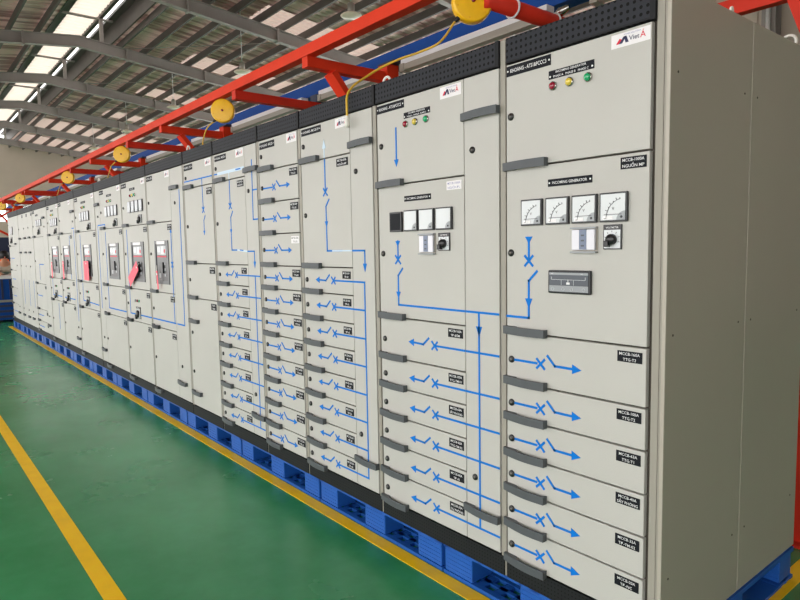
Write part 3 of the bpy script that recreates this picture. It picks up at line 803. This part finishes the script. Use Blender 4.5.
b = MB(); strip(b, [(-4.79, 2.036), (-4.785, 1.86)], TW); cross(b, -4.785, 1.857, .038, TW); strip(b, [(-4.755, 1.81), (-4.783, 1.775), (-4.783, 1.7)], TW); arrow(b, (-4.783, 1.66), (0, -1)); b.build('mimic_diagram', d, (-4.8, 0, 1.8))
quick(c6, X0+.006, X1-.033, 1.15, 1.435, 1.30, pl=['MCCB-400A', 'TỤ BÙ'])
d = quick(c6, X0+.006, X1-.033, DB, 1.15, [.86, .53], hz=[.96, .355], pl=['TỤ BÙ', 'TB-01'])

# ---- cabinet 7: breaker cabinet beside the plain one
def acb(x0, x1, label, narrow=None, meters=True, win=None, txt='KHOANG - ACB', tagz=None, relayz=False, extra_left=False):
    c = cabinet(x0, x1, label)
    m0, m1 = x0+.006, x1-.033
    if narrow == 'right':
        sp = x1-.24; m1 = sp
    elif narrow == 'left':
        sp = x0+.22; m0 = sp
    elif narrow == 'wide_right':
        sp = x0+.64; m1 = sp
    d = quick(c, m0, m1, 1.80, DT, 1.99)
    plate(d, m0+.01, m0+.17, 2.19, 2.235, [txt], screws=True); logo(d, m1-.13, m1-.02, 2.185, 2.24)
    if meters:
        w = (m1-m0)
        a = m0+w*.22; st = .125
        for k in range(4 if w > .7 else 3): meter(d, a+k*st, a+k*st+.1, 1.93, 2.045, simple=True)
        for k, cc in enumerate(('lred', 'lyel', 'lgrn')): put(d, 'indicator_lamp', LAMP[cc], (m0+w*.4+k*.07, 0, 2.10))
        plate(d, m0+w*.36, m0+w*.58, 2.15, 2.175, ['INCOMING ACB'])
        selector(d, m0+w*.68, m0+w*.68+.11, 1.82, 1.90)
    w2 = win or ((m0+m1)/2+.02, .38)
    d = quick(c, m0, m1, 1.16, 1.80, 1.515, pl=['ACB-1600A', 'NGUỒN'])
    breaker_window(d, w2[0]-w2[1]/2, w2[0]+w2[1]/2, 1.24, 1.635)
    d2 = quick(c, m0, m1, .825, 1.16, 1.0, pl=['ACB-1600A', 'NGUỒN'])
    b = MB()
    for k in range(3): b.lathe([(.014, 0), (.014, .008), (0, .01)], (m0+(m1-m0)*.38+k*.06, 0, 1.04), (0, -1, 0), ('mgrey', 'lred', 'lgrn')[k], 10)
    if relayz: b.build('push_buttons', d2); selector(d2, m0+(m1-m0)*.4, m0+(m1-m0)*.4+.14, .86, .98)
    d3 = quick(c, m0, m1, DB, .825, .53, hz=[.83, .215], pl=['ACB-1600A', 'CABLE'])
    dn = None
    if narrow == 'right': dn = door(c, sp, x1-.033, DB, DT, [(sp+.09, 1.95), (sp+.09, .53)], True, [2.08, .385])
    if narrow == 'wide_right': dn = door(c, sp, x1-.033, DB, DT, [(sp+.1, 1.95), (sp+.1, .53)], True, [2.08, .385])
    if narrow == 'left': dn = door(c, x0+.006, sp, DB, DT, [(x0+.12, 1.95), (x0+.12, .53)], True, [2.09, .385])
    return c, d, d2, d3, dn
def lines(d, *segs, m='tape', w=.013):
    b = MB()
    for s in segs: strip(b, s, w, m)
    b.build('mimic_diagram', d, (segs[0][0][0], 0, segs[0][0][1]))
# 7
c7, a7, p7, q7, n7 = acb(-6.14, -5.175, '', 'wide_right', False, (-5.79, .36))
c7['label'] = 'nearest breaker-window cabinet, no meters, blue line looping down its right door'
for o in c7.children:
    pass
dw = [o for o in c7.children if o.name.startswith('door')]
lines(dw[1], [(-5.535, 1.73), (-5.535, 1.17)]); b = MB(); arrow(b, (-5.535, 1.75), (0, 1), .05, .045); cross(b, -5.535, 1.42, .04, .012); b.build('mimic_diagram', dw[1], (-5.53, 0, 1.5))
lines(dw[2], [(-5.535, 1.15), (-5.535, .9)], [(-6.12, .9), (-5.51, .9)])
lines(n7, [(-5.29, 2.05), (-5.30, .9), (-5.47, .9)])
# 8
c8, a8, p8, q8, n8 = acb(-6.96, -6.14, 'four-meter cabinet with a pink tag swung out leftwards over its breaker window', None, True, (-6.50, .40), relayz=True)
dw = [o for o in c8.children if o.name.startswith('door')]
lines(dw[1], [(-6.84, 1.76), (-6.84, 1.18)]); lines(dw[2], [(-6.84, 1.14), (-6.84, .9), (-6.17, .9)])
# 9
c9, a9, p9, q9, n9 = acb(-8.06, -6.96, 'four-meter breaker cabinet with no pink tag, narrow door at its left', 'left', True, (-7.36, .40))
dw = [o for o in c9.children if o.name.startswith('door')]
lines(dw[1], [(-7.66, 1.76), (-7.66, 1.18)]); lines(dw[2], [(-7.66, 1.14), (-7.66, .9), (-7.0, .9)]); lines(n9, [(-7.97, .88), (-7.97, 1.85), (-7.85, 1.85)])
lines(dw[0], [(-7.83, 1.85), (-7.66, 1.85), (-7.66, 1.81)])
# 10
c10, a10, p10, q10, n10 = acb(-9.10, -8.06, 'breaker cabinet with a broad upright pink tag hanging at its window', None, True, (-8.54, .40), relayz=True)
dw = [o for o in c10.children if o.name.startswith('door')]
lines(dw[1], [(-8.88, 1.76), (-8.88, 1.18)]); lines(dw[2], [(-8.88, 1.14), (-8.88, .92), (-8.12, .9)])
# 11
c11, a11, p11, q11, n11 = acb(-10.1, -9.10, 'meterless breaker cabinet with a narrow right door and a thin pink tag', 'right', False, (-9.70, .42), relayz=True)
dw = [o for o in c11.children if o.name.startswith('door')]
lines(dw[1], [(-9.5, 1.76), (-9.5, 1.18)]); lines(dw[2], [(-9.98, .9), (-9.36, .9)]); lines(n11, [(-9.22, 1.83), (-9.22, .62)], [(-9.32, 1.86), (-9.2, 1.86)])
# 12
c12, a12, p12, q12, n12 = acb(-10.95, -10.1, 'farthest breaker-window cabinet, with small meters and the last pink tag', None, True, (-10.48, .46), relayz=True)
dw = [o for o in c12.children if o.name.startswith('door')]
lines(dw[2], [(-10.8, 1.14), (-10.8, .9), (-10.2, .9)]); lines(dw[3], [(-10.45, .78), (-10.45, .4)])
# 13..15 far cabinets
X0, X1 = -12.2, -10.95
c13 = cabinet(X0, X1, 'third cabinet from the far end, short drawers low on its left')
SP = X1-.38
d = quick(c13, X0+.006, SP, 1.80, DT, 1.98)
for k in range(3): meter(d, X0+.25+k*.16, X0+.38+k*.16, 1.97, 2.08, simple=True)
selector(d, X0+.5, X0+.64, 1.84, 1.95); plate(d, X0+.02, X0+.2, 2.19, 2.235, ['KHOANG - 13'.replace(' - 13', '')]); plate(d, X0+.3, X0+.5, 2.14, 2.17, ['MCCB'])
d = quick(c13, X0+.006, SP, 1.03, 1.80, 1.4); lines(d, [(X0+.4, 1.35), (X0+.4, 1.1)], [(X0+.4, 1.35), (X0+.75, 1.35)])
d = quick(c13, X0+.006, SP, .60, 1.03, .85, pl=['MCCB', 'TĐ']); lines(d, [(X0+.1, .83), (X0+.5, .83)])
d = quick(c13, X0+.006, SP, .40, .60, .5, pl=['MCCB', 'TĐ']); lines(d, [(X0+.1, .5), (X0+.5, .5)])
d = quick(c13, X0+.006, SP, DB, .40, .32, pl=['MCCB', 'TĐ']); lines(d, [(X0+.1, .31), (X0+.5, .31)])
d = door(c13, SP, X1-.033, DB, DT, [(SP+.12, 1.95), (SP+.12, .53)], True, [2.09, .385])
X0, X1 = -13.7, -12.2
c14 = cabinet(X0, X1, 'second cabinet from the far end, with paired handles under plain tall doors')
for a, e in ((X0+.006, X0+.55), (X0+.55, X0+1.0), (X0+1.0, X1-.033)):
    d = quick(c14, a, e, 1.80, DT, 1.98, pl=['MCCB', 'TĐ'])
    d = quick(c14, a, e, DB, 1.80, [1.3, .5], hz=[1.55, .385])
    lines(d, [(a+.25, 1.05), (a+.25, .6)], w=.014)
X0, X1 = -15.0, -13.7
c15 = cabinet(X0, X1, 'last cabinet at the far end of the row, nearest the blue workbench')
SP = X0+.75
d = quick(c15, X0+.006, SP, 1.68, DT, 2.1); meter(d, X0+.15, X0+.5, 1.9, 2.06, simple=True); selector(d, X0+.35, X0+.5, 1.74, 1.86)
for za, zb_ in ((1.68, 1.2), (1.2, .85), (.85, .53), (.53, DB)):
    d = quick(c15, X0+.006, SP, zb_, za, (za+zb_)/2); lines(d, [(X0+.2, (za+zb_)/2), (X0+.6, (za+zb_)/2)], w=.012)
d = door(c15, SP, X1-.033, DB, DT, [(SP+.12, 1.3), (SP+.12, .5)], True, [1.72, .385])

# white lifting eyes on the cabinet tops
for k, (x, y, lab) in enumerate(((-2.615, .135, 'on top of the cabinet joint behind the hanging yellow cable'), (-5.3, .1, 'on the cabinet top behind the second pair of orange arms'),
        (-1.093, .60, 'above the middle joint of the end panel'), (-1.085, 1.14, 'at the back corner above the end panel'), (-8.2, .1, 'on the cabinet top below the third yellow reel'), (-11.2, .1, 'on the cabinet top below the fourth yellow reel'))):
    b = MB(); r = .03; zc = ZT+r+.014
    if k in (2,): u = (0, 1)
    b.tube([(x+r*math.cos(a), y, zc+r*math.sin(a)) if k not in (2,) else (x, y+r*.25*math.cos(a), zc+r*math.sin(a)) for a in [i*PI/12 for i in range(24)]], .0065, 'ring', 8, True)
    b.lathe([(.016, 0), (.016, .006), (.008, .01), (.008, .02)], (x, y, ZT-.003), (0, 0, 1), 'ring', 12)
    tag(b.build('lifting_eye'), 'white ring-shaped lifting eye '+lab, 'eye bolt', 'white lifting eyes')

# pink paper tags hanging over breakers
def ptag(x, z, w, h, ang, lab):
    b = MB(); b.box(-w/2, w/2, -.001, .001, -h, 0, 'pink'); b.tube([(0, 0, 0), (0, .006, .05)], .003, 'ring', 6)
    b.lathe([(.012, 0), (.012, .002)], (0, -.001, -.03), (0, -1, 0), 'ring', 8)
    o = tag(b.build('paper_tag', None, (0, 0, 0)), lab, 'tag', 'pink tags on the breakers')
    o.location = (x, -.03, z); o.rotation_euler = (0, ang, 0)
ptag(-6.44, 1.40, .11, .34, math.radians(60), 'pink paper tag swung out to the left, nearest of the tags')
ptag(-8.52, 1.43, .24, .24, math.radians(0), 'rounded pink paper tag hanging upright, second from the near end')
ptag(-9.84, 1.42, .08, .25, 0, 'narrow pink paper tag at the window edge, third from the near end')
ptag(-10.64, 1.40, .07, .24, 0, 'farthest narrow pink paper tag, on the last breaker window')
ptag(-5.87, 1.36, .035, .17, -.12, 'thin pink strip inside the nearest breaker window')

# ------------------------------------------------------------------ overhead rack
AX = [-1.08]+[-4.14-3.2*k for k in range(7)]
b = MB(); b.box(-26, 1.2, .56, .64, 2.964, 3.045, 'orange', .004)
tag(b.build('overhead_rail'), 'long bright orange steel rail overhead, carrying the yellow cable reels', 'steel rail')
b = MB(); b.box(-26, 1.6, 1.42, 1.54, 3.04, 3.165, 'blue', .003); tag(b.build('overhead_beam'), 'long blue steel beam overhead behind the cabinet row', 'steel beam')
BX = [-2.38, -5.38, -8.63, -11.9, -16.5, -19.8]
cuts = sorted(AX+BX+[.9, -26], reverse=True)
for k, (xb, xa) in enumerate(zip(cuts[:-1], cuts[1:])):
    xb -= .16; xa += .16
    b = MB(); b.box(xa, xb, 1.36, 1.435, 2.998, 3.0395, 'alu'); b.box(xa, xb, 1.35, 1.418, 2.945, 2.996, 'tray', .006)
    for e_ in (xa, xb-.05): b.box(e_, e_+.05, 1.345, 1.419, 2.94, 3.0, 'tray')
    tag(b.build('cable_trunking'), 'white-edged grey trunking length slung under the blue beam, %s from the near end' % ORD[k], 'trunking', 'trunking lengths under the blue beam')
b = MB(); b.box(-4.079, 1.2, 1.50, 1.558, 2.70, 2.78, 'red', .003)
tag(b.build('rear_rail'), 'red-orange rear rail seen over the top of the grey end panel', 'steel rail')
for k, x in enumerate(AX):
    w = ORD[k]
    t = thing('rack_post', (x, 1.48, 0), 'red-orange post with a braced arm reaching out over the cabinets, %s from the near end' % w, 'steel post', 'braced rack posts')
    yp = 1.36 if k else 1.62
    b = MB(); b.box(x-.06, x+.06, yp-.06, yp+.06, 0, 3.025, 'red' if k == 0 else 'orange', .004); b.build('post', t)
    b = MB(); b.box(x-.07, x+.14, min(yp-.06, 1.43), yp+.18 if k else yp+.06, 3.0255, 3.0395, 'navy'); b.build('cap_plate', t)
    if k:
        b = MB(); b.box(x-.04, x+.04, .565, yp-.061, 2.885, 2.963, 'orange', .003); b.build('arm', t)
        b = MB(); b.bar((x, .79, 2.88), (x, 1.29, 2.28), .05, .115, 'orange', (1, 0, 0)); b.build('brace', t)
    else:
        b = MB(); b.bar((x+.04, yp-.13, 2.30), (x-.11, yp-.13, 2.72), .06, .09, 'red', (0, 1, 0)); b.build('brace', t)
    b = MB(); b.box(x-.12, x+.12, yp-.12, yp+.12, 0, .012, 'red'); b.build('base_plate', t)
for k, x in enumerate(BX):
    t = thing('cross_arm', (x, .6, 2.92), '', 'steel arm', 'cross arms at the reels')
    t['label'] = 'round red tube arm with clamp rings, beside the nearest yellow reel' if k == 0 else 'plain red-orange cross arm beside a yellow reel, %s from the near end' % ORD[k]
    b = MB()
    if k == 0:
        b.tube([(x, .63, 2.855), (x, 1.56, 2.855)], .045, 'red', 16); b.build('tube', t)
        for yy in (.85, 1.22):
            b = MB(); b.tube([(x+.05*math.cos(a), yy, 2.855+.05*math.sin(a)) for a in [i*PI/10 for i in range(20)]], .006, 'alu', 6, True); b.build('clamp_ring', t)
        b = MB(); b.lathe([(.02, 0), (.028, .02), (.02, .06), (.012, .08)], (x+.01, 1.24, 2.905), (1, .2, .3), 'chrome', 10); b.build('fitting', t)
    else:
        b.box(x-.04, x+.04, .565, 1.53, 2.885, 2.963, 'red', .003); b.build('tube', t)
        b = MB(); b.box(x-.06, x+.06, 1.40, 1.52, 2.965, 3.038, 'navy', .002); b.build('bracket', t)

# yellow cable reels
RXS = [(-2.45, 2.845), (-5.696, 2.845), (-8.98, 2.85), (-12.25, 2.85), (-17.35, 2.85), (-20.45, 2.85)]
for k, (x, z) in enumerate(RXS):
    y = .6; z = 2.843 if k else 2.85
    yaw = math.atan2(-.39, .92)
    if k == 0: yaw = math.radians(-33)
    else: yaw = math.radians(-36)
    Rz = Matrix.Translation((x, y, z)) @ Matrix.Rotation(yaw, 4, 'Z')
    t = thing('cable_reel', (x, y, z), 'round yellow cable reel hanging under the orange rail, %s' % ('nearest one with a long cable', 'second one from the camera', 'third one from the camera', 'fourth one from the camera', 'fifth, second farthest', 'farthest at the left edge')[k], 'cable reel', 'yellow cable reels')
    R_ = .110; hw = .034
    b = MB(); b.X = Rz
    b.lathe([(.0, -hw), (R_-.012, -hw), (R_-.002, -hw+.008), (R_, -hw+.016), (R_, hw-.016), (R_-.002, hw-.008), (R_-.008, hw), (R_*.9, hw+.0005), (0, hw+.001)], (0, 0, 0), (1, 0, 0), 'yellow', 40)
    for a in range(6):
        q = a*PI/3+.3; b.lathe([(.006, 0), (.005, .002), (0, .002)], (hw, math.cos(q)*R_*.8, math.sin(q)*R_*.8), (1, 0, 0), 'yellow_side', 8)
    b.build('housing', t)
    b = MB(); b.X = Rz; b.lathe([(.011, 0), (.011, .004), (0, .004)], (hw+.003, 0, 0), (1, 0, 0), 'lred', 12); b.build('hub', t)
    b = MB(); b.X = Rz; b.box(-.038, .038, -.014, .014, R_*.72, R_+.003, 'lock', .003)
    if 0: b.tube([(0, .0+.016*math.cos(a), R_+.034+.016*math.sin(a)) for a in [i*PI/8 for i in range(16)]], .004, 'chrome', 6, True); b.build('hanger', t)
    b = MB(); b.X = Rz; b.lathe([(.012, 0), (.012, .02), (.006, .035)], (0, -.072, -R_*.72), (0, -.75, -.6), 'lock', 10); b.build('cable_outlet', t)
    o = Rz @ Vector((0, -.095, -R_*.72-.022))
    if k == 0:
        pts = [o, (-2.512, .42, 2.627), (-2.607, .36, 2.588), (-2.68, .28, 2.555), (-2.745, .2, 2.511), (-2.768, .12, 2.457), (-2.768, .03, 2.395), (-2.75, -.022, 2.335), (-2.74, -.034, 2.28), (-2.738, -.035, 2.215)]
    else:
        pts = [o, o+Vector((-.05, -.04, -.05)), o+Vector((-.09, -.06, -.13)), o+Vector((-.03, -.1, -.22)), o+Vector((.04, -.13, -.29))]
    pts = [Vector(p) for p in pts]
    # Catmull-Rom smoothing
    sm = []
    for i in range(len(pts)-1):
        p0, p1, p2, p3 = pts[max(0, i-1)], pts[i], pts[i+1], pts[min(len(pts)-1, i+2)]
        for s in range(6):
            u = s/6; sm.append(.5*((2*p1)+(p2-p0)*u+(2*p0-5*p1+4*p2-p3)*u*u+(3*p1-p0-3*p2+p3)*u**3))
    sm.append(pts[-1])
    b = MB(); b.tube(sm, .0062, 'cable', 8); b.build('cable', t)
    b = MB(); e = pts[-1]
    b.lathe([(.009, .012), (.011, 0), (.014, -.012), (.014, -.045), (.0, -.046)], e, (0, 0, 1), 'ring' if k == 0 else 'lock', 12); b.build('connector', t)

# ------------------------------------------------------------------ far end: workbench, navy cupboard, stand, person
t = thing('workbench', (-16.9, 0, 0), 'blue slatted workbench with a white top beyond the far end of the row', 'workbench')
b = MB(); b.box(-17.4, -16.4, -1.2, 1.0, .97, 1.03, 'alu', .004); b.build('worktop', t)
b = MB(); b.box(-17.38, -16.43, -1.18, .98, .50, .968, 'blue')
for k in range(14): b.box(-16.43, -16.405, -1.15+k*.16, -1.11+k*.16, .52, .95, 'navy')
b.build('drawer_block', t)
b = MB(); b.box(-17.4, -16.38, -1.2, 1.0, .45, .498, 'tray'); b.build('shelf', t)
b = MB(); b.box(-17.38, -16.43, -1.18, .98, .05, .448, 'blue')
for k in range(3): b.box(-16.43, -16.41, -1.15, .95, .1+k*.12, .15+k*.12, 'navy')
b.build('base', t)
for sx in (-17.34, -16.5):
    for sy in (-1.12, .9): b = MB(); b.box(sx, sx+.06, sy, sy+.06, 0, .05, 'navy'); b.build('foot', t)
t = thing('tall_cupboard', (-20.3, .2, 0), 'tall dark navy cupboard behind the workbench at the left edge', 'cupboard')
b = MB(); b.box(-20.6, -20.02, -1.4, 1.3, .02, 1.97, 'navy', .01); b.build('body', t)
for k in range(3):
    b = MB(); b.box(-20.02, -20.0, -1.38+k*.89, -.51+k*.89, .08, 1.93, 'navy', .004); dd = b.build('door', t)
    b = MB(); b.box(-20.0, -19.97, -.59+k*.89, -.56+k*.89, .95, 1.1, 'chrome'); b.build('handle', dd)
# crossed orange stand beyond the cupboard
t = thing('orange_stand', (-22, .6, 0), 'orange crossed steel stand at the far left, in front of bright windows', 'steel stand')
for y in (-.6, 1.2): b = MB(); b.box(-22.06, -21.94, y, y+.12, 0, 2.96, 'orange'); b.build('post', t)
b = MB(); b.bar((-22, -.5, 1.9), (-22, 1.2, 2.9), .06, .08, 'orange', (1, 0, 0)); b.build('brace', t)
b = MB(); b.bar((-21.92, 1.2, 1.9), (-21.92, -.5, 2.9), .06, .08, 'orange', (1, 0, 0)); b.build('brace', t)
b = MB(); b.box(-22.05, -21.95, -.48, 1.2, 1.86, 1.96, 'red'); b.build('cross_rail', t)

def skin_fig(name, verts, edges, radii, m, parent, piv, sub=2):
    me = bpy.data.meshes.new(name); me.from_pydata([Vector(v)-Vector(piv) for v in verts], edges, [])
    me.materials.append(M[m]); o = link(name, me, parent, piv)
    sk = o.modifiers.new('skin', 'SKIN'); sk.use_smooth_shade = True
    lay = me.skin_vertices[0] if me.skin_vertices else None
    if lay is None:
        bm = bmesh.new(); bm.from_mesh(me); bm.verts.layers.skin.verify(); bm.to_mesh(me); bm.free(); lay = me.skin_vertices[0]
    for i, r in enumerate(radii):
        lay.data[i].radius = (r, r) if not isinstance(r, tuple) else r
    lay.data[0].use_root = True
    ss = o.modifiers.new('sub', 'SUBSURF'); ss.levels = sub; ss.render_levels = sub
    return o
# person leaning on the workbench, seen from the camera over the bench; faces +y side, bent forward towards +x
def person():
    bx, by = -17.95, .22
    piv = (bx, by, 0)
    t = thing('person', piv, 'black-haired person in a beige work coat bending over the workbench at the far left', 'person')
    V = [(bx, by, .92), (bx+.05, by, 1.08), (bx+.14, by, 1.22), (bx+.23, by, 1.30), (bx+.28, by, 1.36), (bx+.33, by, 1.44), (bx+.36, by, 1.52),
         (bx+.18, by-.17, 1.27), (bx+.27, by-.24, 1.15), (bx+.52, by-.15, 1.07), (bx+.60, by-.12, 1.06),
         (bx+.18, by+.17, 1.27), (bx+.27, by+.24, 1.15), (bx+.52, by+.15, 1.07), (bx+.60, by+.12, 1.06),
         (bx, by-.1, .86), (bx+.02, by-.11, .48), (bx-.02, by-.11, .08), (bx+.12, by-.12, .03),
         (bx, by+.1, .86), (bx+.02, by+.11, .48), (bx-.02, by+.11, .08), (bx+.12, by+.12, .03)]
    E_ = [(0, 1), (1, 2), (2, 3), (3, 4), (4, 5), (5, 6), (3, 7), (7, 8), (8, 9), (9, 10), (3, 11), (11, 12), (12, 13), (13, 14), (0, 15), (15, 16), (16, 17), (17, 18), (0, 19), (19, 20), (20, 21), (21, 22)]
    Rr = [.13, .12, .14, .09, .05, .085, .07, .06, .045, .035, .04, .06, .045, .035, .04, .085, .06, .045, .04, .085, .06, .045, .04]
    body = skin_fig('body', V, E_, Rr, 'skin', t, piv)
    # fingers of each hand resting on the worktop, rooted in the palm
    for s in (-1, 1):
        for f in range(4):
            b = MB(); y = by+s*.12+(f-1.5)*.018
            b.tube([(bx+.60, y, 1.06), (bx+.645, y, 1.062), (bx+.665+.006*(1 if f in (1, 2) else 0), y, 1.05), (bx+.675, y, 1.04)], .0085, 'skin', 6)
            b.build('finger', t)
        b = MB(); b.tube([(bx+.585, by+s*.09, 1.06), (bx+.615, by+s*.065, 1.055), (bx+.64, by+s*.06, 1.045)], .0095, 'skin', 6); b.build('thumb', t)
    CV = [V[i] for i in (0, 1, 2, 3, 7, 8, 9, 11, 12, 13)]+[(bx, by, .78)]
    CE = [(0, 1), (1, 2), (2, 3), (3, 4), (4, 5), (5, 6), (3, 7), (7, 8), (8, 9), (0, 10)]
    skin_fig('coat', CV, CE, [.16, .15, .18, .15, .085, .062, .052, .078, .062, .052, .17], 'coat', t, piv)
    TV = [V[i] for i in (0, 15, 16, 17, 19, 20, 21)]
    skin_fig('trousers', TV, [(0, 1), (1, 2), (2, 3), (0, 4), (4, 5), (5, 6)], [.14, .1, .075, .06, .1, .075, .06], 'trouser', t, piv)
    b = MB(); b.lathe([(0, .125), (.05, .118), (.088, .085), (.105, .04), (.106, -.01), (.095, -.05), (.07, -.075)], (bx+.315, by, 1.485), (-.1, 0, 1), 'hair', 20)
    b.build('hair', t)
    b = MB()
    for s in (-1, 1): b.lathe([(.012, 0), (.009, .006), (0, .008)], (bx+.415, by+s*.032, 1.475), (1, 0, 0), 'hair', 8)
    b.lathe([(.014, 0), (.010, .02), (0, .03)], (bx+.42, by, 1.45), (1, 0, -.1), 'skin', 8)
    b.box(bx+.412, bx+.422, by-.022, by+.022, 1.415, 1.423, 'redink')
    b.build('face', t)
    b = MB(); b.tube([(bx+.26+.07*math.cos(a)*.8, by+.085*math.sin(a), 1.37+.02*math.cos(a)) for a in [i*PI/8 for i in range(16)]], .02, 'collar', 8, True); b.build('collar', t)
person()

# ------------------------------------------------------------------ light
w = bpy.data.worlds.new('sky'); S.world = w; w.use_nodes = True
bg = w.node_tree.nodes['Background']; bg.inputs[0].default_value = (1.0, .985, .96, 1); bg.inputs[1].default_value = 3.6
S.view_settings.view_transform = 'Standard'; S.view_settings.look = 'None'; S.view_settings.exposure = 0; S.view_settings.gamma = 1
S.view_settings.use_curve_mapping = False
